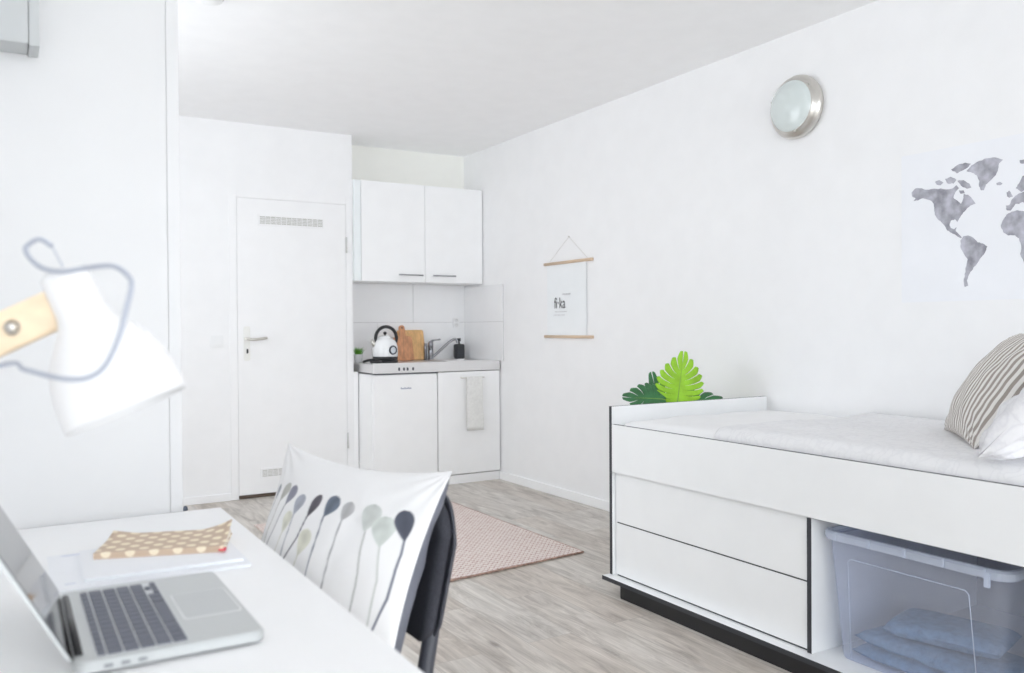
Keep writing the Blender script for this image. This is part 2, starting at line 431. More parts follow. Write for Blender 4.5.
# ------------------------------------------------------------------ kitchen
# tiled splashback
b = BM(); z0, z1 = .886, 1.468
box(b, XK, W-.0005, K-.004, K-.0005, z0, z1, 0, 1)
box(b, W-.004, W-.0005, 5.44, K-.0005, z0, 1.455, 0, 1)
gz = 1.176
for (xa, xb) in ((XK, 2.722), (2.725, W-.006)):
    box(b, xa, xb, K-.009, K-.003, gz+.0015, z1, .001)
for (xa, xb) in ((XK, 2.43), (2.433, W-.006)):
    box(b, xa, xb, K-.009, K-.003, z0, gz-.0015, .001)
box(b, W-.009, W-.003, 5.44, K-.009, gz+.0015, 1.455, .001); box(b, W-.009, W-.003, 5.44, K-.009, z0, gz-.0015, .001)
tag(obj('tile_splashback', b, [TILE, GROUT]), 'white glazed wall tiles behind and beside the kitchenette counter', 'tiles')

FY = 5.481
t = thing('kitchen_counter', 'stainless steel counter with sink on top of the fridge and sink cabinet', 'counter', (2.67, 5.75, .818))
sx0, sx1, sy0, sy1 = 2.80, 3.10, 5.60, 5.92     # sink opening
CX0, CX1 = 2.166, W-.011
b = BM()
CY1 = K-.0095
box(b, CX0, sx0, FY, CY1, .822, .884); box(b, sx1, CX1, FY, CY1, .822, .884)
box(b, sx0, sx1, FY, sy0, .822, .884); box(b, sx0, sx1, sy1, CY1, .822, .884)
obj('worktop', b, STEEL, t)
b = BM(); box(b, CX0-.001, CX1, FY-.003, FY+.01, .8185, .889, .003); obj('front_edge', b, STEEL, t)
b = BM()
sc_ = bmesh.new()
ring = rrect(.29, .31, .05, 6, (sx0+sx1)/2, (sy0+sy1)/2); ring2 = rrect(.25, .27, .05, 6, (sx0+sx1)/2, (sy0+sy1)/2); ringo = rrect(.33, .35, .055, 6, (sx0+sx1)/2, (sy0+sy1)/2)
loops = []
for rg, z in ((ringo, .8845), (ringo, .888), (ring, .888), (ring, .85), (ring2, .76)):
    loops.append([b.verts.new((x, y, z)) for x, y in rg])
for l1, l2 in zip(loops, loops[1:]):
    for k in range(len(l1)): b.faces.new((l1[k], l1[(k+1) % len(l1)], l2[(k+1) % len(l1)], l2[k]))
b.faces.new(loops[-1]); sc_.free()
obj('sink_bowl', b, STEEL, t)
for i, x in enumerate((2.358, 2.395, 2.422, 2.464)):
    b = BM(); prism(b, rrect(.013, .021, .003), 0, .002, frame((x, FY-.003, .846), (1, 0, 0), (0, 0, 1))); obj('control_mark', b, FRAMED, t)
b = BM(); box(b, CX0, 2.66, FY-.001, FY+.008, .811, .8175); obj('under_rail', b, FRAMED, t)

# fridge
t = thing('fridge', 'small white undercounter fridge left of the sink cabinet', 'fridge', (2.41, 5.75, 0))
b = BM(); box(b, 2.172, 2.655, 5.53, 6.03, .05, .81, .004); obj('body', b, WHITE, t)
b = BM(); box(b, 2.172, 2.655, 5.485, 5.527, .062, .808, .005); dr = obj('door', b, WHITE, t)
b = BM(); box(b, 2.18, 2.65, 5.53, 5.56, 0, .05); box(b, 2.18, 2.65, 5.56, 6.0, .0, .05); obj('plinth', b, WHITE, t)
b = BM()
box(b, 2.373, 2.452, 5.4842, 5.4855, .7065, .7085)
for k in range(9):
    x = 2.374+k*.009; box(b, x, x+.005, 5.484, 5.4855, .706, .714 if k % 3 else .717)
obj('badge', b, BADGE, t)

# sink cabinet
t = thing('sink_cabinet', 'white sink cabinet with one door, standing right of the fridge', 'cabinet', (2.92, 5.75, 0))
b = BM()
box(b, 2.664, 2.682, 5.505, 6.03, .065, .812); box(b, W-.028, W-.01, 5.505, 6.03, .065, .812)
box(b, 2.682, W-.028, 5.505, 6.03, .065, .083); box(b, 2.682, W-.028, 6.02, 6.03, .083, .812)
obj('carcass', b, WHITE, t)
b = BM(); box(b, 2.662, W-.012, 5.485, 5.503, .072, .813, .0015); obj('door', b, WHITE, t)
b = BM(); box(b, 2.66, W-.012, 5.492, 5.508, 0, .062); obj('plinth', b, WHITE, t)

# towel rail with towel
t = thing('towel_rail', 'thin steel towel rail on the door of the sink cabinet', 'towel rail', (2.93, 5.485, .77))
b = BM(); tube(b, [(2.838, 5.455, .769), (3.022, 5.455, .769)], .004, 10); obj('bar', b, NICKEL, t)
for x in (2.843, 3.017):
    b = BM(); tube(b, [(x, 5.4855, .769), (x, 5.455, .769)], .0035, 8); obj('bracket', b, NICKEL, t)
b = BM(); R0 = .0065; n = 26
prof = []
for k in range(13):
    prof.append((5.455-R0, .385+(.769-.385)*k/12))
for k in range(1, 8):
    a = PI-PI*k/8; prof.append((5.455+R0*math.cos(a), .769+R0*math.sin(a)))
for k in range(12):
    prof.append((5.455+R0, .769-(.769-.42)*k/11))
rows = []
for (y, z) in prof:
    row = []
    for i in range(n):
        u = i/(n-1); f = max(0, (.769-z)/.38)
        s = -1 if y < 5.455 else 1
        row.append(b.verts.new((2.875+.128*u*(1+.04*f)+.002*math.sin(z*30), y+s*-.0025*f*math.sin(u*9+1)+(-.004*f if s < 0 else 0), z)))
    rows.append(row)
for r1, r2 in zip(rows, rows[1:]):
    for i in range(n-1): b.faces.new((r1[i], r1[i+1], r2[i+1], r2[i]))
o = tag(obj('tea_towel', b, TOWEL, smooth=True), 'light grey kitchen towel hanging from the rail on the sink cabinet', 'towel')
md = o.modifiers.new('thick', 'SOLIDIFY'); md.thickness = .0022; md.offset = 0

# wall cabinet
t = thing('wall_cabinet', 'white two-door wall cabinet hung above the kitchenette counter', 'cabinet', (2.65, 5.9, 1.47))
UY = 5.736
b = BM()
box(b, XK+.002, W-.002, UY+.02, K-.002, 2.168, 2.186); box(b, XK+.002, W-.002, UY+.02, K-.002, 1.470, 1.488)
box(b, XK+.002, XK+.02, UY+.02, K-.002, 1.488, 2.168); box(b, W-.02, W-.002, UY+.02, K-.002, 1.488, 2.168); box(b, XK+.02, W-.02, K-.01, K-.002, 1.488, 2.168)
obj('carcass', b, WHITE, t)
b = BM(); box(b, XK+.002, 2.185, UY+.002, UY+.0195, 1.470, 2.186, .001); obj('filler_panel', b, mat('filler', (.86, .90, .91), .4), t)
for x0, x1, h0, h1 in ((2.188, 2.6825, 2.466, 2.658), (2.6855, W-.012, 2.739, 2.927)):
    b = BM(); box(b, x0, x1, UY, UY+.018, 1.470, 2.186, .0015); d = obj('door', b, WHITE, t)
    b = BM(); tube(b, [(h0, UY-.024, 1.52), (h1, UY-.024, 1.52)], .005, 10)
    for x in (h0+.02, h1-.02): tube(b, [(x, UY+.001, 1.52), (x, UY-.024, 1.52)], .004, 8)
    obj('bar_handle', b, mat('handle_steel', (.35, .35, .37), .3, metal=1.), d)

# wall socket
t = thing('wall_socket', 'white double wall socket on the tiles above the tap', 'socket', (3.095, K-.009, 1.17))
b = BM(); prism(b, rrect(.056, .078, .008), 0, .008, frame((3.095, K-.009, 1.172), (1, 0, 0), (0, 0, 1)), bev=.0015); obj('plate', b, PLASTW, t)
for z in (1.190, 1.154):
    b = BM(); lathe(b, [(0, .0082), (.012, .0082), (.013, .0095), (.0155, .0095), (.0155, .008)], 20, frame((3.095, K-.009, z), (1, 0, 0), (0, 0, 1))); obj('outlet', b, mat('socket_grey', (.74, .74, .74), .5), t)

# kettle
kx, ky, kz = 2.347, 5.70, .8845
t = thing('kettle', 'white retro dome kettle with arched black handle on the counter', 'kettle', (kx, ky, kz))
T = Matrix.Translation((kx, ky, kz))
b = BM(); lathe(b, [(0, 0), (.088, 0), (.092, .004), (.092, .016), (.088, .02), (.0, .02)], 40, T); obj('power_base', b, BLACKP, t)
b = BM(); lathe(b, [(0, .021), (.086, .021), (.090, .026), (.090, .032)], 40, T); lathe(b, [(.090, .032), (.089, .044), (.086, .0445)], 40, T); obj('heater_ring', b, BLACKP, t)
b = BM(); lathe(b, [(.0, .0446), (.090, .0446), (.0915, .05), (.092, .08), (.090, .11), (.084, .135), (.072, .158), (.054, .172), (.045, .176)], 48, T); body = obj('body', b, GLOSSW, t)
b = BM(); lathe(b, [(.046, .175), (.046, .18), (.036, .188), (.02, .194), (0, .196)], 40, T); obj('lid', b, GLOSSW, t)
b = BM(); lathe(b, [(0, .194), (.006, .196), (.006, .202), (.012, .208), (.013, .216), (.008, .222), (0, .223)], 20, T); obj('lid_knob', b, BLACKP, t)
b = BM()
pts = []
for k in range(25):
    a = math.radians(205-235*k/24); pts.append((kx+.008+.080*math.cos(a), ky, kz+.175+.083*math.sin(a)))
tube(b, pts, [.010]*3+[.012]*19+[.010]*3, 12); obj('handle', b, BLACKP, t)
for p, q in (((kx-.063, ky, kz+.147), (kx-.070, ky, kz+.165)), ((kx+.074, ky, kz+.12), (kx+.083, ky, kz+.137))): b = BM(); tube(b, [p, q], .010, 10); obj('handle_mount', b, NICKEL, t)
b = BM(); tube(b, [(kx-.066, ky, kz+.112), (kx-.088, ky, kz+.142), (kx-.104, ky, kz+.165)], [.022, .016, .011], 16); sp = obj('spout', b, NICKEL, t)
Mg = frame((kx+.022, ky-.0885, kz+.092), (.97, .243, 0), (0, 0, 1))
b = BM(); lathe(b, [(.024, 0), (.024, .008), (.032, .008), (.033, .0), (.024, 0)], 32, Mg); g = obj('gauge', b, FRAMED, t)
b = BM(); lathe(b, [(0, .004), (.024, .004)], 32, Mg); box(b, -.001, .001, 0, .016, .0045, .0055, M=Mg); obj('dial', b, mat('dial_grey', (.7, .74, .78), .3), g)
# kettle cable
b = BM(); tube(b, smooth_path([(kx-.088, ky-.02, kz+.011), (kx-.125, ky-.06, kz+.010), (kx-.15, ky-.11, kz+.013), (kx-.12, ky-.15, kz+.010), (kx-.085, ky-.13, kz+.011), (kx-.10, ky-.07, kz+.023), (kx-.145, ky-.06, kz+.024), (kx-.155, ky+.02, kz+.010), (kx-.11, ky+.12, kz+.010)]), .0085, 10); obj('power_cable', b, BLACKP, t)

# chopping boards leaning on the tiles
def board(name, label, pts, thick, base, tilt, mt, grp=None, hole=None, yaw=0):
    b = BM()
    M = Matrix.Translation(base) @ Matrix.Rotation(yaw, 4, 'Z') @ Matrix.Rotation(PI/2-tilt, 4, 'X')
    prism(b, pts, 0, thick, M, bev=.003)
    if hole:
        tube(b, [M @ Vector((hole[0], hole[1], thick+.0006)), M @ Vector((hole[0], hole[1], thick-.002))], hole[2], 14, mi=1)
    return tag(obj(name, b, [mt, BROWN]), label, 'cutting board')
zc = .8845
board('chopping_board', 'pale rectangular chopping board leaning on the tiles behind the darker one', rrect(.215, .235, .012, cx=2.70-2.70, cy=.1175), .016, (2.684, 5.968, zc+.002), math.radians(15), BOARDL)
out = []
def arc(cx, cy, r, a0, a1, n=5): return [(cx+r*math.cos(math.radians(a0+(a1-a0)*k/n)), cy+r*math.sin(math.radians(a0+(a1-a0)*k/n))) for k in range(n+1)]
out = arc(.063, .012, .012, -90, 0)+arc(.055, .165, .020, 0, 90)+[(.028, .188), (.024, .2)]+arc(.0, .248, .024, 0, 180, 8)+[(-.024, .2), (-.028, .188)]+arc(-.055, .165, .020, 90, 180)+arc(-.063, .012, .012, 180, 270)
board('chopping_board', 'reddish wooden paddle chopping board with a handle, standing next to the kettle', out, .017, (2.588, 5.905, zc+.002), math.radians(13), BOARDD, hole=(0, .25, .007), yaw=.05)

# tap
fx, fy = 2.828, 5.955
t = thing('tap', 'chrome kitchen tap with long angled spout at the sink', 'tap', (fx, fy, .885))
b = BM(); lathe(b, [(0, 0), (.026, 0), (.026, .006), (.020, .01), (.019, .10), (.021, .105), (.021, .13), (.014, .142), (0, .145)], 24, Matrix.Translation((fx, fy, .8845))); obj('body', b, CHROME, t)
b = BM(); tube(b, smooth_path([(fx+.008, fy-.005, .905), (fx+.05, fy-.02, .94), (fx+.12, fy-.05, 1.01), (fx+.165, fy-.07, 1.042), (fx+.185, fy-.08, 1.035), (fx+.19, fy-.083, 1.012)]), .0095, 12); obj('spout', b, CHROME, t)
b = BM(); tube(b, smooth_path([(fx, fy, 1.02), (fx+.02, fy-.01, 1.035), (fx+.07, fy-.03, 1.043)]), [.009]*8+[.006]*9, 10); obj('lever', b, CHROME, t)
b = BM(); lathe(b, [(0, 0), (.013, 0), (.013, .1), (.010, .128), (0, .13)], 16, Matrix.Translation((fx-.045, fy, .8845))); obj('side_valve', b, CHROME, t)

# soap dispenser
x, y = 3.080, 5.965
t = thing('soap_dispenser', 'dark grey square soap dispenser with pump at the back of the sink', 'soap dispenser', (x, y, .885))
DG = mat('dispenser_grey', (.045, .048, .055), .55)
b = BM(); box(b, x-.034, x+.034, y-.034, y+.034, .8885, 1.003, .006); obj('bottle', b, DG, t)
b = BM(); tube(b, [(x, y, .994), (x, y, 1.006)], .016, 16); tube(b, [(x, y, 1.006), (x, y, 1.03)], .007, 12); tube(b, [(x, y, 1.028), (x, y, 1.05)], [.014, .012], 14)
tube(b, [(x, y, 1.04), (x-.02, y-.012, 1.043), (x-.036, y-.02, 1.034)], [.007, .006, .005], 10); obj('pump', b, DG, t)

# little grass plant in white pot
x, y = 2.205, 5.86
t = thing('potted_grass', 'tiny green grass plant in a white pot at the counter corner', 'plant', (x, y, .8845))
b = BM(); lathe(b, [(0, 0), (.024, 0), (.032, .055), (.033, .06), (.029, .06), (.027, .05), (0, .05)], 24, Matrix.Translation((x, y, .8845))); obj('pot', b, GLOSSW, t)
b = BM(); rnd = random.Random(3)
for k in range(150):
    a = rnd.uniform(0, 2*PI); r = .024*math.sqrt(rnd.random()); ln = rnd.uniform(.04, .075); out_ = rnd.uniform(.2, 1.1)
    p0 = Vector((x+r*math.cos(a), y+r*math.sin(a), .9345)); d = Vector((math.cos(a)*out_*.5, math.sin(a)*out_*.5, 1)).normalized()
    sd = d.cross(Vector((math.sin(a), -math.cos(a), .2))).normalized() if False else Vector((-math.sin(a), math.cos(a), 0))
    m1 = p0+d*ln*.55; m2 = p0+d*ln+Vector((math.cos(a), math.sin(a), -.3))*ln*.18
    v = [b.verts.new(q) for q in (p0-sd*.0016, p0+sd*.0016, m1+sd*.0014, m1-sd*.0014, m2)]
    b.faces.new(v[:4]); b.faces.new((v[3], v[2], v[4]))
g = obj('grass_blades', b, GRASS, t, recalc=False)

# ------------------------------------------------------------------ right wall
# round wall lamp
lc = Vector((W, 2.708, 2.142))
t = thing('wall_light', 'round brushed-metal wall light with frosted glass dome', 'light', lc)
Ml = frame(lc, (0, -1, 0), (0, 0, 1)); 
if Ml.to_3x3().col[2].x > 0: Ml = frame(lc, (0, 1, 0), (0, 0, 1))
b = BM(); lathe(b, [(.0, 0), (.132, 0), (.142, .006), (.146, .018), (.144, .03), (.133, .042), (.120, .050), (.118, .06), (.112, .058), (.112, .045)], 64, Ml); obj('ring', b, NICKEL, t)
b = BM(); lathe(b, [(.1185, .04), (.119, .055), (.113, .066), (.096, .077), (.07, .085), (.035, .090), (0, .092)], 64, Ml); obj('glass_dome', b, GLASS, t)
for a in (40, 160, 280):
    a = math.radians(a); b = BM()
    p = Vector((math.cos(a)*.123, math.sin(a)*.123, .050)); q = Vector((math.cos(a)*.1175, math.sin(a)*.1175, .060))
    tube(b, [Ml @ p, Ml @ q], .005, 8); obj('clip', b, NICKEL, t)

# poster on hanger
t = thing('hanging_poster', 'white poster with small black lettering between two wooden bars', 'poster', (W-.012, 4.59, 1.06))
for z in (1.557, 1.068):
    b = BM(); tube(b, [(W-.0115, 4.313, z), (W-.0115, 4.861, z)], .0095, 14); obj('wooden_bar', b, WOODP, t)
b = BM(); n = 20; rows = []
for k in range(13):
    z = 1.068+(1.557-1.068)*k/12; row = []
    for i in range(n+1):
        u = i/n; y = 4.385+(4.84-4.385)*u
        curl = .006*(math.exp(-u*12))*math.sin(PI*k/12)
        row.append(b.verts.new((W-.0045-curl*.3, y, z)))
    rows.append(row)
for r1, r2 in zip(rows, rows[1:]):
    for i in range(n): b.faces.new((r1[i], r1[i+1], r2[i+1], r2[i]))
pp = obj('paper', b, PAPER, t)
md = pp.modifiers.new('thick', 'SOLIDIFY'); md.thickness = .001
b = BM(); tube(b, [(W-.0135, 4.80, 1.566), (W-.006, 4.578, 1.722), (W-.0135, 4.36, 1.566)], .0012, 6); obj('string', b, STRING, t)
b = BM(); tube(b, [(W, 4.578, 1.722), (W-.012, 4.578, 1.724)], .0025, 8); obj('nail', b, NICKEL, t)
def text_bm(txt, size, M, sx=1.):
    cu = bpy.data.curves.new('txt', 'FONT'); cu.body = txt; cu.size = size; cu.extrude = .0003
    o = bpy.data.objects.new('txt', cu); COL.objects.link(o); bpy.context.view_layer.update()
    dg = bpy.context.evaluated_depsgraph_get(); me = bpy.data.meshes.new_from_object(o.evaluated_get(dg))
    b = bmesh.new(); b.from_mesh(me); bmesh.ops.transform(b, matrix=M @ Matrix.Scale(sx, 4, (1, 0, 0)), verts=b.verts)
    bpy.data.objects.remove(o); bpy.data.meshes.remove(me); bpy.data.curves.remove(cu); return b
Mt = frame((W-.0078, 4.752, 1.257), (0, -1, 0), (0, 0, 1))
b = text_bm('fi\u00b7ka', .104, Mt, .78)
for (u0, u1, v) in ((.098, .195, .088),): 
    for k in range(10):
        x = u0+(u1-u0)*k/10; box(b, x, x+.006, v, v+.006+.003*(k % 2), 0, .0005, 0, 1, Mt)
for row, (u0, u1) in enumerate(((.012, .15), (-.005, .13))):
    for k in range(12):
        x = u0+(u1-u0)*k/12; box(b, x, x+.007, -.025-.022*row, -.021-.022*row, 0, .0004, 0, 1, Mt)
obj('lettering', b, [INK, mat('grey_ink', (.5, .5, .52), .8)], t)

# world map poster
MAP = dict(
na=[(2.137,1.668),(2.119,1.683),(2.094,1.68),(2.073,1.671),(2.037,1.67),(2.001,1.663),(1.964,1.66),(1.948,1.671),(1.937,1.658),(1.953,1.643),(1.96,1.624),(1.944,1.611),(1.93,1.596),(1.919,1.619),(1.919,1.634),(1.901,1.627),(1.886,1.61),(1.872,1.589),(1.888,1.586),(1.903,1.578),(1.914,1.566),(1.93,1.55),(1.939,1.536),(1.944,1.528),(1.953,1.54),(1.971,1.535),(1.976,1.523),(1.971,1.507),(1.957,1.501),(1.948,1.509),(1.951,1.494),(1.937,1.479),(1.926,1.465),(1.932,1.464),(1.948,1.476),(1.969,1.489),(1.985,1.499),(1.994,1.516),(2.008,1.533),(2.025,1.548),(2.037,1.567),(2.039,1.59),(2.041,1.608),(2.051,1.623),(2.07,1.632),(2.09,1.639),(2.109,1.633),(2.129,1.633),(2.119,1.643),(2.134,1.652)],
i1=[(2.036,1.697),(2.018,1.701),(2.001,1.689),(2.013,1.68),(2.029,1.685)],
i2=[(1.994,1.702),(1.971,1.707),(1.948,1.692),(1.959,1.679),(1.983,1.682)],
i3=[(1.944,1.687),(1.919,1.686),(1.896,1.669),(1.888,1.653),(1.908,1.652),(1.928,1.665)],
i4=[(1.969,1.735),(1.943,1.748),(1.912,1.752),(1.89,1.744),(1.903,1.731),(1.93,1.722),(1.946,1.716)],
i5=[(1.937,1.649),(1.919,1.647),(1.914,1.635),(1.932,1.636)],
gr=[(1.908,1.719),(1.888,1.737),(1.859,1.749),(1.827,1.754),(1.795,1.751),(1.768,1.738),(1.783,1.728),(1.787,1.705),(1.795,1.686),(1.816,1.668),(1.833,1.656),(1.84,1.636),(1.851,1.637),(1.859,1.653),(1.857,1.674),(1.868,1.697),(1.885,1.709)],
ice=[(1.793,1.656),(1.781,1.659),(1.77,1.651),(1.779,1.646),(1.791,1.648)],
sa=[(1.932,1.455),(1.919,1.471),(1.899,1.471),(1.879,1.459),(1.864,1.442),(1.844,1.436),(1.827,1.424),(1.836,1.402),(1.851,1.384),(1.864,1.365),(1.877,1.351),(1.886,1.337),(1.899,1.32),(1.906,1.301),(1.901,1.279),(1.915,1.275),(1.919,1.297),(1.915,1.325),(1.908,1.357),(1.903,1.381),(1.919,1.404),(1.93,1.424)],
uk=[(1.756,1.615),(1.746,1.622),(1.739,1.609),(1.733,1.598),(1.746,1.595),(1.754,1.601)],
eu=[(1.758,1.568),(1.746,1.568),(1.739,1.584),(1.725,1.599),(1.707,1.607),(1.691,1.61),(1.67,1.615),(1.65,1.66),(1.60,1.69),(1.52,1.70),(1.44,1.72),(1.36,1.70),(1.31,1.68),(1.33,1.63),(1.37,1.60),(1.40,1.56),(1.41,1.52),(1.45,1.50),(1.47,1.46),(1.50,1.50),(1.54,1.46),(1.57,1.51),(1.612,1.555),(1.65,1.552),(1.67,1.563),(1.683,1.563),(1.699,1.573),(1.711,1.568),(1.723,1.57),(1.733,1.557),(1.742,1.547),(1.756,1.551)],
sc=[(1.723,1.627),(1.711,1.642),(1.699,1.667),(1.68,1.676),(1.665,1.663),(1.68,1.626),(1.689,1.616),(1.703,1.61)],
af=[(1.777,1.497),(1.768,1.517),(1.756,1.534),(1.737,1.543),(1.717,1.546),(1.695,1.54),(1.67,1.524),(1.641,1.519),(1.625,1.489),(1.606,1.465),(1.625,1.439),(1.641,1.41),(1.65,1.371),(1.67,1.332),(1.685,1.322),(1.693,1.353),(1.707,1.385),(1.703,1.416),(1.711,1.443),(1.725,1.455),(1.75,1.457),(1.768,1.471)],
sv=[(1.709,1.726),(1.695,1.727),(1.685,1.717),(1.695,1.711),(1.707,1.715)],
au=[(1.43,1.40),(1.40,1.42),(1.37,1.41),(1.35,1.38),(1.36,1.34),(1.39,1.33),(1.42,1.34),(1.44,1.36)])
t = thing('world_map_poster', 'white poster of the world map in grey watercolour on the wall above the bed', 'poster', (W-.002, 1.72, 1.22))
b = BM(); box(b, W-.003, W-.0005, 1.25, 2.183, 1.222, 1.822); obj('paper', b, PAPER2, t)
b = BM()
rnd = random.Random(5)
for k, P in MAP.items():
    Q = []
    for i, p in enumerate(P):      # ragged coastlines
        q = P[(i+1) % len(P)]; Q.append(p)
        L_ = math.hypot(q[0]-p[0], q[1]-p[1])
        for s in ((.33, .66) if L_ > .014 else (.5,)):
            j = L_*.07; Q.append((p[0]+(q[0]-p[0])*s+rnd.uniform(-j, j), p[1]+(q[1]-p[1])*s+rnd.uniform(-j, j)))
    vs = [b.verts.new((W-.0038, y, z)) for y, z in Q]
    for tri in tessellate_polygon([[Vector((y, z, 0)) for y, z in Q]]):
        try: b.faces.new([vs[i_] for i_ in tri])
        except ValueError: pass
b.normal_update()
for f in b.faces:
    if f.normal.x > 0: f.normal_flip()
obj('printed_continents', b, MAPINK, t, recalc=False)

# ------------------------------------------------------------------ storage bed
t = thing('storage_bed', 'white storage bed with black edges, two drawers and an open bay', 'bed', (2.70, 1.9, 0))
FE = {'-x': 1}
BX = 2.225; BW = W-.002
def bpart(name, *a, faces=None, par=None, mats=(BEDW, DARK), bev=0):
    b = BM(); box(b, *a, faces=faces, bev=bev); return obj(name, b, list(mats), par or t)
bpart('foot_panel', BX, BW-.012, 2.896, 2.914, .07, .79, faces={'-x': 1, '+z': 1})
bpart('side_rail', BX, BX+.018, .88, 2.8955, .511, .714, faces={'+z': 1, '-z': 1})
bpart('carcass_side', BX+.018, BW-.016, 2.880, 2.8955, .07, .51)
bpart('divider', BX+.001, BW-.016, 1.852, 1.870, .07, .509, faces=FE)
bpart('head_panel', BX, BW-.012, .862, .880, .07, .79, faces={'-x': 1, '+z': 1})
bpart('base_board', 2.186, BW-.016, .86, 2.918, .052, .0695, faces={'-x': 1, '+y': 1})
bpart('plinth', 2.190, BW-.06, .99, 2.798, 0, .0518, mats=(PLINTH,))
bpart('back_panel', BW-.030, BW-.017, .881, 2.879, .0705, .64, mats=(GREYIN,))
bpart('slat_deck', BX+.0185, BW-.031, .881, 2.879, .548, .570, mats=(GREYIN,))
for z0, z1 in ((.0755, .294), (.2995, .509)):
    b = BM(); box(b, BX+.012, BX+.030, 1.873, 2.878, z0, z1, .0012)
    dr = obj('drawer', b, BEDW, t)
    b = BM(); y0, y1 = 1.885, 2.866
    box(b, BX+.031, 2.90, y0, y0+.012, z0+.008, z1-.03); box(b, BX+.031, 2.90, y1-.012, y1, z0+.008, z1-.03)
    box(b, 2.888, 2.90, y0+.012, y1-.012, z0+.008, z1-.03); box(b, BX+.031, 2.888, y0+.012, y1-.012, z0+.008, z0+.016)
    obj('drawer_box', b, GREYIN, dr)
b = BM(); box(b, BX+.014, BX+.028, 1.873, 2.878, .2942, .2993); box(b, BX+.014, BX+.028, 1.873, 2.878, .0700, .0753); obj('gap_strip', b, DARK, t)

# mattress and quilt: soft grids
def soft_slab(x0, x1, y0, y1, z0, z1, fn, nx=50, ny=110, r=.05, skewf=None):
    b = BM(); top = []
    xs = [x0+(x1-x0)*i/nx for i in range(nx+1)]; ys = [y0+(y1-y0)*j/ny for j in range(ny+1)]
    def prof(d):
        return 0 if d >= r else r-math.sqrt(max(0, r*r-(r-d)**2))
    for j, y in enumerate(ys):
        row = []
        for i, x in enumerate(xs):
            d = min(x-x0, x1-x, y-y0, y1-y)
            z = z1-prof(d)*min(1, (z1-z0)/r)+fn(x, y)*min(1, d/.04)
            yy = y+(skewf(x, y) if skewf else 0)
            row.append(b.verts.new((x, yy, max(z, z0+.001))))
        top.append(row)
    for a, c in zip(top, top[1:]):
        for i in range(nx):
            f = b.faces.new((a[i], a[i+1], c[i+1], c[i])); f.smooth = True
    ring = top[0]+[r_[-1] for r_ in top[1:]]+top[-1][-2::-1]+[r_[0] for r_ in top[-2:0:-1]]
    low = [b.verts.new((v.co.x, v.co.y, z0)) for v in ring]
    for k in range(len(ring)):
        k2 = (k+1) % len(ring); b.faces.new((ring[k], low[k], low[k2], ring[k2]))
    b.faces.new(low[::-1])
    return b
def wob(x, y):
    return .006*noise.noise(Vector((x*5, y*3, 0)))+.0035*noise.noise(Vector((x*16, y*9, 4)))
b = soft_slab(BX+.022, W-.034, .885, 2.874, .572, .734, wob, r=.055)
tag(obj('mattress', b, MATW), 'white mattress lying in the storage bed', 'mattress')
def wob2(x, y):
    return .007*noise.noise(Vector((x*4+3, y*3.2, 1)))+.004*noise.noise(Vector((x*14, y*11, 8)))+.0015*noise.noise(Vector((x*40, y*40, 8)))
b = BM(); nx, ny = 90, 170; rows = []
for j in range(ny+1):
    v = j/ny; row = []
    for i in range(nx+1):
        x = BX+.0195+(W-.036-BX-.0195)*i/nx
        y = .89+(2.33+.012*math.sin((x-2.2)*7)-.03*max(0, .12-(x-BX))/.12-.89)*v
        d = x-(BX+.0195)
        z = .7505-(0 if d >= .06 else .06-math.sqrt(max(0, .0036-(.06-d)**2)))*.92
        z += wob2(x, y)*min(1, d/.03+.15) - .007*max(0, 1-(1-v)*1.44/.03)
        row.append(b.verts.new((x, y, z)))
    rows.append(row)
for r1, r2 in zip(rows, rows[1:]):
    for i in range(nx): b.faces.new((r1[i], r1[i+1], r2[i+1], r2[i])).smooth = True
QO = tag(obj('quilt', b, QUILT), 'pale grey crackle-patterned quilt spread over the mattress', 'quilt')
md = QO.modifiers.new('thick', 'SOLIDIFY'); md.thickness = .006; md.offset = 1

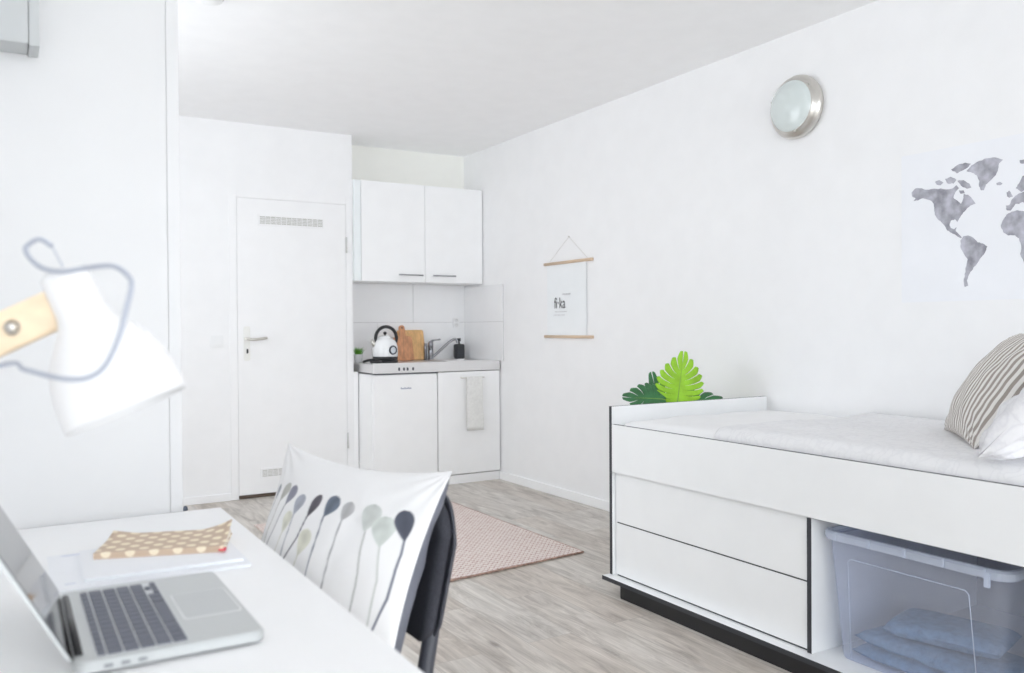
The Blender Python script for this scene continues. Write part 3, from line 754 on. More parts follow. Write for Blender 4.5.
# pillows --------------------------------------------------------------------
def pillow_bm(Wd, Hd, T, M, side=0, nx=60, ny=50, ear=.05, puff=.55, wr=.004, seed=0, attr=None, colf=None, seam=0.0):
    """two sheets joined at the seam; side 1 = front only, -1 = back only, 0 = both; uv = arc length in metres"""
    b = BM(); uvl = b.loops.layers.uv.new('UVMap'); cl = b.verts.layers.float_color.new(attr) if attr else None
    sides = (1, -1) if side == 0 else (side,)
    for sgn in sides:
        V = []; arc_ = []
        for j in range(ny+1):
            tt = -math.cos(PI*j/ny)*.5+2*(j/ny-.5)*.5
            row = []
            for i in range(nx+1):
                ss = -math.cos(PI*i/nx)*.5+2*(i/nx-.5)*.5
                x = ss*Wd/2*(1-ear*(1-tt*tt)*abs(ss)); y = tt*Hd/2*(1-ear*(1-ss*ss)*abs(tt))
                h = (max(0, 1-ss*ss)**puff)*(max(0, 1-tt*tt)**puff)
                z = sgn*(T/2*h+seam)
                z += sgn*wr*min(1, 4*h)*(noise.noise(Vector((x*14+seed, y*14, sgn*3)))*1.2+noise.noise(Vector((x*35+seed, y*30, sgn*3)))*.35)
                # folds radiating from the corners
                rr = math.hypot(abs(ss)-1, abs(tt)-1)
                z += sgn*wr*1.5*math.exp(-rr*3.5)*math.sin(14*math.atan2(1-abs(tt)+1e-3, 1-abs(ss)+1e-3))*min(1, rr*3)
                v = b.verts.new(M @ Vector((x, y, z)))
                if cl: v[cl] = (*colf(x, y), 1)
                row.append((v, x, y, z))
            a = [0]
            for p, q in zip(row, row[1:]): a.append(a[-1]+math.hypot(q[1]-p[1], q[3]-p[3]))
            mid = a[nx//2]; arc_.append([q-mid for q in a]); V.append(row)
        for j in range(ny):
            for i in range(nx):
                q = [(j, i), (j, i+1), (j+1, i+1), (j+1, i)]
                if sgn < 0: q = q[::-1]
                f = b.faces.new([V[a_][c_][0] for a_, c_ in q]); f.smooth = True
                if side == 0: f.material_index = 0
                for lp, (a_, c_) in zip(f.loops, q): lp[uvl].uv = (arc_[a_][c_], V[a_][c_][2])
    bmesh.ops.remove_doubles(b, verts=b.verts, dist=.0002)
    return b

def ticking():
    m, nt, bs = new_mat('ticking_stripe'); bs.inputs['Roughness'].default_value = .95; L = nt.links.new
    uv = nt.nodes.new('ShaderNodeUVMap'); uv.uv_map = 'UVMap'
    w = nt.nodes.new('ShaderNodeTexWave'); w.wave_type = 'BANDS'; w.bands_direction = 'X'; w.wave_profile = 'SIN'
    w.inputs['Scale'].default_value = 13.; w.inputs['Distortion'].default_value = .0
    L(uv.outputs[0], w.inputs[0])
    r = nt.nodes.new('ShaderNodeValToRGB'); e = r.color_ramp.elements
    e[0].position = .40; e[0].color = (.36, .32, .29, 1); e[1].position = .56; e[1].color = (.80, .78, .75, 1)
    L(w.outputs['Fac'], r.inputs[0]); L(r.outputs[0], bs.inputs['Base Color'])
    tc = nt.nodes.new('ShaderNodeTexCoord'); n = nt.nodes.new('ShaderNodeTexNoise'); n.inputs['Scale'].default_value = 300
    L(tc.outputs['Object'], n.inputs[0]); bp = nt.nodes.new('ShaderNodeBump'); bp.inputs['Strength'].default_value = .3; bp.inputs['Distance'].default_value = .001
    L(n.outputs['Fac'], bp.inputs['Height']); L(bp.outputs[0], bs.inputs['Normal'])
    return m
# striped pillow
nrm = Vector((-.66, .75, 0)).normalized(); tl = math.radians(35)
xw = Vector((-nrm.y, nrm.x, 0))        # along the width, seen from the face
up = (-nrm*math.sin(tl)+Vector((0, 0, 1))*math.cos(tl))
c = Vector((2.70, 1.635, .775))
Mp = frame(c+up*.185, xw, up)
b = pillow_bm(.50, .42, .165, Mp, wr=.006, seed=2, puff=.52, ear=.05)
tag(obj('striped_pillow', b, ticking(), recalc=False), 'brown and cream striped pillow propped up on the bed', 'pillow')
# pale pillow
nrm = Vector((-.12, .99, 0)).normalized(); tl = math.radians(40)
xw = Vector((-nrm.y, nrm.x, 0)); up = (-nrm*math.sin(tl)+Vector((0, 0, 1))*math.cos(tl))
Mp = frame(Vector((2.475, 1.325, .79))+up*.20, xw, up)
b = pillow_bm(.50, .44, .17, Mp, wr=.018, seed=9, puff=.45, ear=.05)
tag(obj('crackle_pillow', b, SLIP, recalc=False), 'pale grey and white crumpled pillow in front of the striped pillow', 'pillow')

# storage box and towels -------------------------------------------------------
t = thing('storage_box', 'clear plastic storage box with lid in the open bay under the bed', 'box', (2.44, 1.53, .07))
def loft(b, rings, cap0=False, cap1=False, mi=0):
    R = [[b.verts.new(p) for p in rg] for rg in rings]
    for p, q in zip(R, R[1:]):
        n = len(p)
        for k in range(n): b.faces.new((p[k], p[(k+1) % n], q[(k+1) % n], q[k])).material_index = mi
    if cap0: b.faces.new(R[0][::-1])
    if cap1: b.faces.new(R[-1])
bx, by = 2.455, 1.542
def rr3(w, h, r, z, n=6): return [(x, y, z) for x, y in rrect(w, h, r, n, bx, by)]
b = BM(); z0 = .0715
loft(b, [rr3(.335, .498, .035, z0), rr3(.34, .505, .035, z0+.006), rr3(.375, .572, .04, .44), rr3(.385, .585, .042, .443), rr3(.385, .585, .042, .455)], cap0=True)
bd = obj('tub', b, CLEAR, t)
b = BM()
loft(b, [rr3(.398, .600, .045, .447), rr3(.402, .606, .045, .452), rr3(.402, .606, .045, .468), rr3(.392, .596, .042, .474), rr3(.37, .572, .04, .474), rr3(.365, .566, .04, .466)])
obj('lid_rim', b, CRIM, t)
b = BM(); loft(b, [rr3(.365, .566, .04, .466)[::1], rr3(.30, .50, .03, .467)], cap1=True); obj('lid', b, CLEAR, t)
# embossed outline on the front
def fx(y, z): return bx-.17-(.0175)*(z-.0775)/(.3625)-.0012
b = BM(); e = .16
pts = [(fx(0, .08), by+.205, .078), (fx(0, .39), by+.205, .385), (fx(0, .40), by+.195, .397), (fx(0, .40), by-.175, .397), (fx(0, .39), by-.185, .388), (fx(0, .08), by-.205, .078)]
tube(b, pts, .0014, 6); obj('embossed_outline', b, CRIM, t)
for k in range(5): b = BM(); box(b, bx-.2035, bx-.2, by-.24+k*.12-.004, by-.24+k*.12+.004, .4495, .474); obj('rim_rib', b, CRIM, t)
for yy in (by-.245,):
    b = BM(); box(b, bx-.206, bx-.1995, yy-.008, yy+.008, .425, .466, .001); obj('clip', b, CRIM, t)

# folded towels in the box
def folded_towel(cx, cy, z0, wx, wy, hh, layers, rot, seed):
    b = BM(); Mx = Matrix.Translation((cx, cy, z0)) @ Matrix.Rotation(rot, 4, 'Z')
    nx, ny = 26, 34; lh = hh/layers
    for l in range(layers):
        t_ = bmesh.new()
        g = {}
        for side_ in (0, 1):
            for j in range(ny+1):
                for i in range(nx+1):
                    u = i/nx*2-1; v = j/ny*2-1
                    e = (1-abs(u)**6)*(1-abs(v)**8); e = max(0, e)**.5
                    x = u*wx/2*(1-.02*l); y = v*wy/2*(1-.03*l)
                    zz = l*lh+lh/2+(lh*.49*e if side_ else -lh*.49*e)
                    zz += (.010*noise.noise(Vector((x*7+seed, y*6, l*.2)))+.004*noise.noise(Vector((x*22, y*20, l*.2+seed))))*(1 if l or side_ else 0)*(.35+.65*l/max(1, layers-1))
                    g[side_, i, j] = t_.verts.new((x, y, max(0.0005, zz)))
        for side_ in (0, 1):
            for j in range(ny):
                for i in range(nx):
                    q = [g[side_, i, j], g[side_, i+1, j], g[side_, i+1, j+1], g[side_, i, j+1]]
                    f = t_.faces.new(q if side_ else q[::-1]); f.smooth = True
        bmesh.ops.remove_doubles(t_, verts=t_.verts, dist=.0004)
        bmesh.ops.transform(t_, matrix=Mx, verts=t_.verts)
        merge(b, t_)
    return b
tag(obj('folded_towel', folded_towel(2.44, 1.535, .078, .27, .45, .085, 2, 0, 1), BLUET), 'blue folded towel at the bottom of the clear storage box', 'towel')
tag(obj('folded_towel', folded_towel(2.465, 1.53, .168, .22, .33, .055, 1, .25, 4), BLUET), 'rumpled blue towel lying on top of the folded one in the storage box', 'towel')

# ------------------------------------------------------------------ monstera behind the bed
t = thing('monstera_plant', 'leafy green plant with split leaves standing behind the foot of the bed', 'plant', (2.80, 3.13, 0))
T = Matrix.Translation((2.80, 3.13, 0))
b = BM(); lathe(b, [(0, 0), (.10, 0), (.13, .24), (.132, .26), (.122, .26), (.118, .22), (0, .22)], 36, T); obj('pot', b, POTG, t)
b = BM(); lathe(b, [(.117, .225), (.06, .232), (0, .235)], 30, T); obj('soil', b, SOIL, t)
def leaf(name, base, direction, normal, L_, W_, mt, lobes=7, droop=.15, gap=.5, cup=.1):
    d = Vector(direction).normalized(); nn = Vector(normal); nn = (nn-d*nn.dot(d)).normalized(); sd = d.cross(nn)
    b = BM()
    def P(tpar, s, sgn):
        # tpar along the midrib (0 base .. 1 tip), s from midrib (0) to margin (1)
        wid = W_*(.34+1.0*math.sin(PI*min(1, tpar**.62*.93)))*(1-tpar**5)*.62
        back = -.16*(1-tpar)**2*s
        fwd = (.30+.30*tpar)*s*s
        a = tpar+back+fwd*(.35+.45*tpar)
        x = s*wid*sgn
        z = -droop*(tpar**2)*L_+cup*abs(x)*(1-s*.5)-.10*s*s*wid
        return Vector(base)+d*(a*L_*.9)+sd*x+nn*z
    for sgn in (-1, 1):
        for i in range(lobes):
            t0 = i/lobes; t1 = (i+1)/lobes; tm = (t0+t1)/2
            rows = []
            for k in range(9):
                s = k/8
                g = gap*max(0, (s-.30)/.70)**.7*(.55 if i == 0 else 1)
                a0 = tm-(tm-t0)*(1-g*.55); a1 = tm+(t1-tm)*(1-g*.75)
                sr = s
                rows.append([b.verts.new(P(a0+(a1-a0)*q/4, sr*(1-(.03*abs(q-2)**1.5+.03*(2-q if q < 2 else 0))*s), sgn)) for q in range(5)])
            for r1, r2 in zip(rows, rows[1:]):
                for q in range(4): b.faces.new((r1[q], r1[q+1], r2[q+1], r2[q])).smooth = True
    bmesh.ops.remove_doubles(b, verts=b.verts, dist=.0003)
    o = obj(name, b, mt, t); md = o.modifiers.new('thick', 'SOLIDIFY'); md.thickness = .0009
    b = BM(); tube(b, [P(k/12, 0, 1)+nn*.0008 for k in range(13)], [.003*(1-k/16) for k in range(13)], 8)
    obj('midrib', b, STEM, o)
    return P(0, 0, 1)
def stem(p0, p1, bulge):
    b = BM(); m_ = (Vector(p0)+Vector(p1))/2+Vector(bulge)
    tube(b, smooth_path([p0, m_, p1]), .0045, 8); obj('stem', b, STEM, t)
tocam = Vector((-2.8, -3.1, .25)).normalized(); ri = Vector((.858, -.513, 0))
p = leaf('leaf', (2.80, 3.125, .755), (ri*.12+Vector((0, 0, 1))), tocam+ri*-.25, .205, .145, LEAFB, 8, .05, .22, .25)
stem((2.80, 3.13, .23), p, (.02, .0, 0))
p = leaf('leaf', (2.755, 3.165, .775), (ri*-1+Vector((0, 0, .12))), (tocam*.9+Vector((0, 0, .7))), .165, .115, LEAFD, 6, .10, .24, .15)
stem((2.79, 3.14, .23), p, (-.02, .02, 0))
p = leaf('leaf', (2.84, 3.18, .76), (ri*1+Vector((0, 0, .12))), (tocam*.8+Vector((0, 0, .9))), .19, .10, LEAFD, 6, .12, .24, .15)
stem((2.81, 3.15, .23), p, (.03, .02, 0))
p = leaf('leaf', (2.80, 3.22, .615), (ri*-.15+Vector((0, .1, 1))), (tocam*1), .24, .10, LEAFD, 6, .08, .24, .15)
stem((2.80, 3.15, .23), p, (0, .05, 0))

# ------------------------------------------------------------------ rug
def rug_mat():
    m, nt, bs = new_mat('woven_rug'); bs.inputs['Roughness'].default_value = 1.; L = nt.links.new
    tc = nt.nodes.new('ShaderNodeTexCoord'); sp = nt.nodes.new('ShaderNodeSeparateXYZ'); L(tc.outputs['Object'], sp.inputs[0])
    def mth(op, a, bv=None, c_=None):
        n = nt.nodes.new('ShaderNodeMath'); n.operation = op
        for i, q in enumerate((a, bv, c_)):
            if q is None: continue
            if isinstance(q, (int, float)): n.inputs[i].default_value = q
            else: L(q, n.inputs[i])
        return n.outputs[0]
    # herringbone like loops
    u = mth('MULTIPLY', sp.outputs[0], 1/.026); v = mth('MULTIPLY', sp.outputs[1], 1/.030)
    zig = mth('ABSOLUTE', mth('SUBTRACT', mth('FRACT', u), .5))
    ph = mth('FRACT', mth('ADD', v, mth('MULTIPLY', zig, 1.0)))
    st = mth('ABSOLUTE', mth('SUBTRACT', ph, .5))
    n = nt.nodes.new('ShaderNodeTexNoise'); n.inputs['Scale'].default_value = 55; n.inputs['Detail'].default_value = 3; L(tc.outputs['Object'], n.inputs[0])
    mix_ = mth('ADD', mth('MULTIPLY', st, 1.15), mth('MULTIPLY', n.outputs['Fac'], .62))
    r = nt.nodes.new('ShaderNodeValToRGB'); e = r.color_ramp.elements
    e[0].position = .36; e[0].color = (.44, .27, .24, 1); e[1].position = .62; e[1].color = (.76, .69, .65, 1)
    x = e.new(.47); x.color = (.66, .54, .50, 1)
    L(mix_, r.inputs[0]); L(r.outputs[0], bs.inputs['Base Color'])
    bp = nt.nodes.new('ShaderNodeBump'); bp.inputs['Strength'].default_value = .7; bp.inputs['Distance'].default_value = .004
    L(mix_, bp.inputs['Height']); L(bp.outputs[0], bs.inputs['Normal'])
    return m
t = thing('woven_rug', 'pink and cream herringbone woven rug on the wooden floor', 'rug', (1.80, 4.2, 0))
b = BM(); nx, ny = 60, 90
c00, c10, c11, c01 = Vector((1.25, 3.335, 0)), Vector((2.476, 3.462, 0)), Vector((2.47, 4.98, 0)), Vector((1.22, 4.95, 0))
rows = []
for j in range(ny+1):
    v = j/ny; row = []
    for i in range(nx+1):
        u = i/nx; p = (c00*(1-u)+c10*u)*(1-v)+(c01*(1-u)+c11*u)*v
        ed = min(u, 1-u, v, 1-v)
        z = .0085+.0012*noise.noise(p*9)
        if ed == 0: p = p+Vector((.004*noise.noise(p*30), .004*noise.noise(p*31+Vector((5, 0, 0))), 0))
        row.append(b.verts.new((p.x, p.y, z)))
    rows.append(row)
for a, c_ in zip(rows, rows[1:]):
    for i in range(nx): b.faces.new((a[i], a[i+1], c_[i+1], c_[i]))
ring = rows[0]+[r_[-1] for r_ in rows[1:]]+rows[-1][-2::-1]+[r_[0] for r_ in rows[-2:0:-1]]
low = [b.verts.new((v.co.x, v.co.y, .0005)) for v in ring]
for k in range(len(ring)): b.faces.new((ring[k], low[k], low[(k+1) % len(ring)], ring[(k+1) % len(ring)]))
obj('pile', b, rug_mat(), t)
b = BM()
pts = [tuple(c00.lerp(c10, k/60)+Vector((0, -.002+.003*noise.noise(Vector((k*.9, 0, 0))), .007))) for k in range(61)]
tube(b, pts, [.005+.0015*noise.noise(Vector((k*1.7, 3, 0))) for k in range(61)], 8)
pts = [tuple(c10.lerp(c11, k/60)+Vector((.001, 0, .006))) for k in range(61)]; tube(b, pts, .0045, 8)
obj('binding', b, mat('rug_binding', (.40, .27, .22), 1., var=.4, vscale=60, bump=.5), t)

# ------------------------------------------------------------------ desk
t = thing('desk', 'white desk with the laptop on it in the foreground', 'desk', (.02, 1.2, 0))
b = BM(); box(b, XL+.002, .405, .46, 1.925, .715, .74, .002); obj('tabletop', b, DESKW, t)
for x, y in ((XL+.03, .49), (.35, .49), (XL+.03, 1.87), (.35, 1.87)):
    b = BM(); box(b, x-.02, x+.02, y-.02, y+.02, 0, .7149, .003); obj('leg', b, DESKW, t)
b = BM(); box(b, XL+.05, .33, 1.86, 1.88, .655, .7149); obj('apron', b, DESKW, t)
b = BM(); box(b, XL+.05, .33, .48, .5, .655, .7149); obj('apron', b, DESKW, t)

# wardrobe behind the desk
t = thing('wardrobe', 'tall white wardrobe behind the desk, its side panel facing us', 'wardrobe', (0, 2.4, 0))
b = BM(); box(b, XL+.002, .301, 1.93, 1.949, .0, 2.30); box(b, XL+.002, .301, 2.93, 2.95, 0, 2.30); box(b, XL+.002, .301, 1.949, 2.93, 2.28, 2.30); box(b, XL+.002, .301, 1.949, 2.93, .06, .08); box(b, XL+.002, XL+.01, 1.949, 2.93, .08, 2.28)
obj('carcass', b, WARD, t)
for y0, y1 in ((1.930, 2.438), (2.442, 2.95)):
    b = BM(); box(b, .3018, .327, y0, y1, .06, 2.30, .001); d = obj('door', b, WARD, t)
    if y0 < 2:
        b = BM(); lathe(b, [(0, 0), (.005, 0), (.005, .006), (.008, .008), (.008, .012), (0, .013)], 14, frame((.327, 2.39, 1.04), (0, 1, 0), (0, 0, 1))); obj('knob', b, NICKEL, d)
# wall cabinet over the desk
t = thing('hanging_cupboard', 'pale grey hanging cupboard at the top left above the desk', 'cupboard', (-.15, 1.72, 1.58))
b = BM(); box(b, XL+.002, .046, 1.852, 1.9295, 1.672, 2.2, .001); obj('body', b, CUPB, t)
b = BM(); box(b, .047, .0645, 1.850, 1.9295, 1.669, 2.2, .001); obj('door', b, CUPB, t)

# ------------------------------------------------------------------ laptop
LZ = .7415
t = thing('laptop', 'open silver laptop with black keys on the white desk', 'laptop', (.17, 1.213, LZ))
b = BM(); prism(b, rrect(.211, .307, .012, 5, .1695, 1.213), LZ+.002, LZ+.0145, bev=.002); obj('base', b, ALU, t)
for x, y in ((.085, 1.08), (.085, 1.345), (.255, 1.08), (.255, 1.345)):
    b = BM(); lathe(b, [(0, 0), (.008, 0), (.008, .0025), (0, .0025)], 12, Matrix.Translation((x, y, LZ-.001))); obj('rubber_foot', b, BLACKP, t)
zt = LZ+.0145
b = BM(); tube(b, [(.070, 1.09, zt-.001), (.070, 1.336, zt-.001)], .0048, 12); obj('hinge', b, BLACKP, t)
b = BM(); prism(b, rrect(.101, .276, .004, 4, .137, 1.211), zt-.0002, zt+.0003); kb = obj('keyboard', b, mat('keybed', (.66, .68, .70), .5), t)
# keys: rows from the hinge (function row) towards the user
def key(x0, x1, y0, y1):
    b = BM(); prism(b, rrect(x1-x0, y1-y0, .0015, 2, (x0+x1)/2, (y0+y1)/2), zt+.0004, zt+.0016); obj('key', b, KEY, kb)
KX = .0885; KY0, KY1 = 1.0755, 1.3465; pitch = .0178; g = .0022
rowsx = [(KX, KX+.0085)]
for k in range(5): rowsx.append((KX+.0108+k*pitch, KX+.0108+k*pitch+pitch-g))
Lw = KY1-KY0
widths = [[1]*14, [1]*13+[1.5], [1.5]+[1]*12+[1], [1.8]+[1]*11+[1.75], [2.3]+[1]*10+[2.3], [1, 1, 1, 1.25, 5.1, 1.25, 1]]
for (x0, x1), ws in zip(rowsx, widths):
    last = ws is widths[-1]
    span = Lw if not last else Lw-.056
    tot = sum(ws); y = KY0
    for w_ in ws:
        ww = w_/tot*span; key(x0, x1, y, y+ww-g); y += ww
x0, x1 = rowsx[-1]; xm = (x0+x1)/2
for k in range(3): key(xm+.0006, x1, KY1-.054+k*.0183, KY1-.054+k*.0183+.0160)
key(x0, xm-.0006, KY1-.054+.0183, KY1-.054+.0183+.0160)
b = BM(); prism(b, rrect(.0725, .1145, .004, 4, .2325, 1.211), zt-.0004, zt+.0002); obj('trackpad_rim', b, WHITE, t)
b = BM(); prism(b, rrect(.070, .112, .004, 4, .2325, 1.211), zt-.0004, zt+.0004); obj('trackpad', b, mat('trackpad', (.55, .57, .575), .3, metal=.5), t)
for y in (1.098, 1.115, 1.14, 1.165):
    pass
for k, x in enumerate((.098, .116, .134)):
    b = BM(); prism(b, rrect(.010, .004, .0018, 3), 0, .0006, frame((x, 1.0596, LZ+.008), (1, 0, 0), (0, 0, 1))); obj('port', b, mat('port_grey', (.25, .26, .28), .4, metal=.5), t)
# screen
ta = math.radians(28.5)
ux = Vector((-math.sin(ta), 0, math.cos(ta)))      # up the screen
Ms = frame(Vector((.066, 1.213, zt+.001)), (0, 1, 0), ux)
# local x = +Y, local y = up the screen, local z = x cross y
zsgn = 1 if Ms.to_3x3().col[2].x > 0 else -1
b = BM(); prism(b, rrect(.307, .212, .010, 5, 0, .108), -.004*zsgn-.002, -.004*zsgn+.002, Ms, bev=.001); lid = obj('lid', b, ALU, t)
b = BM(); prism(b, rrect(.301, .206, .009, 5, 0, .108), -.0019*zsgn, -.0010*zsgn, Ms); obj('screen', b, SCREEN, lid)
b = BM(); prism(b, rrect(.307, .212, .010, 5, 0, .108), -.0019*zsgn, -.0016*zsgn, Ms); obj('gasket', b, BLACKP, lid)

# magazines and notebook
def rot_rect(cx, cy, w, h, a):
    return [(cx+x*math.cos(a)-y*math.sin(a), cy+x*math.sin(a)+y*math.cos(a)) for x, y in ((-w/2, -h/2), (w/2, -h/2), (w/2, h/2), (-w/2, h/2))]
t = thing('magazine', 'large white magazine lying beside the laptop, lowest of the papers', 'magazine', (.20, 1.53, .7405))
b = BM(); prism(b, rot_rect(.202, 1.528, .285, .225, -.01), .7405, .7445, bev=.0006); obj('pages', b, PAPER, t)
b = BM(); prism(b, rot_rect(.202, 1.528, .289, .229, -.01), .7446, .7452)
for (x0, x1, y0, y1) in ((.08, .115, 1.628, 1.634), (.075, .090, 1.445, 1.449), (.20, .23, 1.462, 1.468), (.205, .235, 1.448, 1.451), (.255, .27, 1.50, 1.504)): box(b, x0, x1, y0, y1, .7451, .7455, 0, 1)
obj('cover', b, [PAPER2, INKL], t)
t = thing('notepad', 'thin white notepad under the dotted notebook', 'notepad', (.20, 1.53, .7457))
b = BM(); prism(b, rot_rect(.222, 1.532, .235, .19, -.03), .7457, .7505, bev=.0006); obj('pages', b, PAPER, t)
b = BM(); prism(b, rot_rect(.222, 1.532, .237, .192, -.03), .7506, .7511); obj('cover', b, PAPER2, t)

def dots_mat():
    m, nt, bs = new_mat('kraft_dots'); bs.inputs['Roughness'].default_value = .6; L = nt.links.new
    uv = nt.nodes.new('ShaderNodeUVMap'); uv.uv_map = 'UVMap'
    v = nt.nodes.new('ShaderNodeVectorMath'); v.operation = 'MULTIPLY'; v.inputs[1].default_value = (1/.0265, 1/.0265, 0); L(uv.outputs[0], v.inputs[0])
    rot = nt.nodes.new('ShaderNodeMapping'); rot.inputs['Rotation'].default_value = (0, 0, PI/4); L(v.outputs[0], rot.inputs[0])
    fr = nt.nodes.new('ShaderNodeVectorMath'); fr.operation = 'FRACTION'; L(rot.outputs[0], fr.inputs[0])
    ds = nt.nodes.new('ShaderNodeVectorMath'); ds.operation = 'DISTANCE'; ds.inputs[1].default_value = (.5, .5, 0); L(fr.outputs[0], ds.inputs[0])
    r = nt.nodes.new('ShaderNodeValToRGB'); e = r.color_ramp.elements
    e[0].position = .27; e[0].color = (.90, .80, .62, 1); e[1].position = .33; e[1].color = (.60, .46, .34, 1)
    L(ds.outputs['Value'], r.inputs[0]); L(r.outputs[0], bs.inputs['Base Color']); return m
KR = dots_mat()
t = thing('notebook', 'brown notebook with cream dots and curling cover on the notepad', 'notebook', (.22, 1.55, .7512))
NM = frame(Vector((.123, 1.556, .7513)), (.196, -.066, 0), (.066, .196, 0))
NL, NW = .205, .135
b = BM(); box(b, .003, NL-.002, .001, NW-.002, .0008, .0085, .0008, M=NM); obj('pages', b, mat('kraft_pages', (.86, .80, .70), .8), t)
b = BM(); uvl = b.loops.layers.uv.new('UVMap')
for lvl in (0, 1):
    nx, ny = 30, 20; V = []
    for j in range(ny+1):
        row = []
        for i in range(nx+1):
            x = NL*i/nx; y = NW*j/ny
            lift = 0
            if lvl: lift = .017*max(0, (x/NL-.72)/.28)**1.6*max(0, (y/NW-.25)/.75)**1.2+.007*max(0, 1-x/NL/.25)**1.5*max(0, (y/NW-.6)/.4)**1.5
            row.append((b.verts.new(NM @ Vector((x, y, (.0090 if lvl else .0003)+lift))), x, y))
        V.append(row)
    for j in range(ny):
        for i in range(nx):
            q = (V[j][i], V[j][i+1], V[j+1][i+1], V[j+1][i]); f = b.faces.new([k_[0] for k_ in q]); f.smooth = True
            for lp, k_ in zip(f.loops, q): lp[uvl].uv = (k_[1], k_[2])
    if lvl: 
        for i in range(nx):   # spine
            pass
    else: low0 = [V[0][i][0] for i in range(nx+1)]
    if lvl:
        for i in range(nx):
            f = b.faces.new((low0[i], low0[i+1], V[0][i+1][0], V[0][i][0]))
            for lp, k_ in zip(f.loops, ((i, -.009), (i+1, -.009), (i+1, 0), (i, 0))): lp[uvl].uv = (NL*k_[0]/nx, k_[1])
cv = obj('cover', b, KR, t); md = cv.modifiers.new('thick', 'SOLIDIFY'); md.thickness = .0006; md.offset = 1
b = BM(); box(b, NL-.008, NL+.004, -.008, .012, .0038, .0050, .0004, M=NM); obj('ribbon', b, RED, t)

# ------------------------------------------------------------------ chair with cushion
rz = math.radians(194.7)
t = thing('desk_chair', 'charcoal upholstered chair pulled up to the desk, cushion against its back', 'chair', (.394, 1.548, 0), rot=(0, 0, rz))
# local: +x faces the desk, +y is the near end
def cp(name, b, m_, **k): return obj(name, b, m_, t, **k)
b = BM(); prism(b, rrect(.42, .44, .06, 6), .415, .460, bev=.012); cp('seat', b, FABRICD)
# curved backrest
b = BM(); ny_, nz_ = 36, 18; front = []; back = []
BWd, z0b, z1b = .46, .553, .818
def bx_(y, z): return -.212-.030*(1-(y/(BWd/2))**2)-.10*(z-.575)/.265*.55
def outline(v, u):
    # rounded shield: v height 0..1, u -1..1
    half = BWd/2*(1-.05*(1-v))
    top = z1b-.020*(u*u)-.055*max(0, (abs(u)-.72)/.28)**2.2
    bot = z0b+.006*(1-u*u)+.03*max(0, (abs(u)-.85)/.15)**2
    return u*half, bot+(top-bot)*v
for layer, off in ((front, .016), (back, -.016)):
    for j in range(nz_+1):
        row = []
        for i in range(ny_+1):
            u = -math.cos(PI*i/ny_); v = .5-.5*math.cos(PI*j/nz_)
            y, z = outline(v, u)
            e = min(1, (1-abs(u))*BWd/2/.018, v*.26/.018, (1-v)*.26/.018); e = math.sqrt(max(0, 1-(1-e)**2))
            row.append(b.verts.new((bx_(y, z)+off*e, y, z)))
        layer.append(row)
for layer in (front, back):
    for r1, r2 in zip(layer, layer[1:]):
        for i in range(ny_): b.faces.new((r1[i], r1[i+1], r2[i+1], r2[i])).smooth = True
bmesh.ops.remove_doubles(b, verts=b.verts, dist=.0005)
bk = cp('backrest', b, FABRICD)
# piping shell round the back
b = BM(); sh = []
for j in range(nz_+1):
    row = []
    for i in range(ny_+1):
        u = -math.cos(PI*i/ny_)*1.025; v = -.02+1.04*(.5-.5*math.cos(PI*j/nz_))
        y, z = outline(v, u); row.append(b.verts.new((bx_(y, z)-.0165-.004*(1-abs(u)), y, z)))
    sh.append(row)
for r1, r2 in zip(sh, sh[1:]):
    for i in range(ny_): b.faces.new((r1[i], r1[i+1], r2[i+1], r2[i])).smooth = True
o = obj('back_shell', b, FRAMED, bk); md = o.modifiers.new('thick', 'SOLIDIFY'); md.thickness = .006; md.offset = 0
for s in (-1, 1):
    b = BM(); tube(b, smooth_path([(-.240, s*.192, .61), (-.236, s*.194, .57), (-.212, s*.198, .47), (-.195, s*.20, .30), (-.235, s*.20, .0)]), [.015]*33, 12); cp('leg', b, FRAMED)
    b = BM(); tube(b, smooth_path([(.16, s*.175, .42), (.175, s*.185, .25), (.19, s*.20, .0)]), [.012]*17, 12); cp('leg', b, FRAMED)
b = BM(); tube(b, [(-.19, -.19, .405), (-.19, .19, .405)], .009, 10); tube(b, [(.155, -.17, .405), (.155, .17, .405)], .009, 10)
for s in (-1, 1): tube(b, [(-.19, s*.17, .405), (.155, s*.17, .405)], .009, 10)
cp('seat_frame', b, FRAMED)

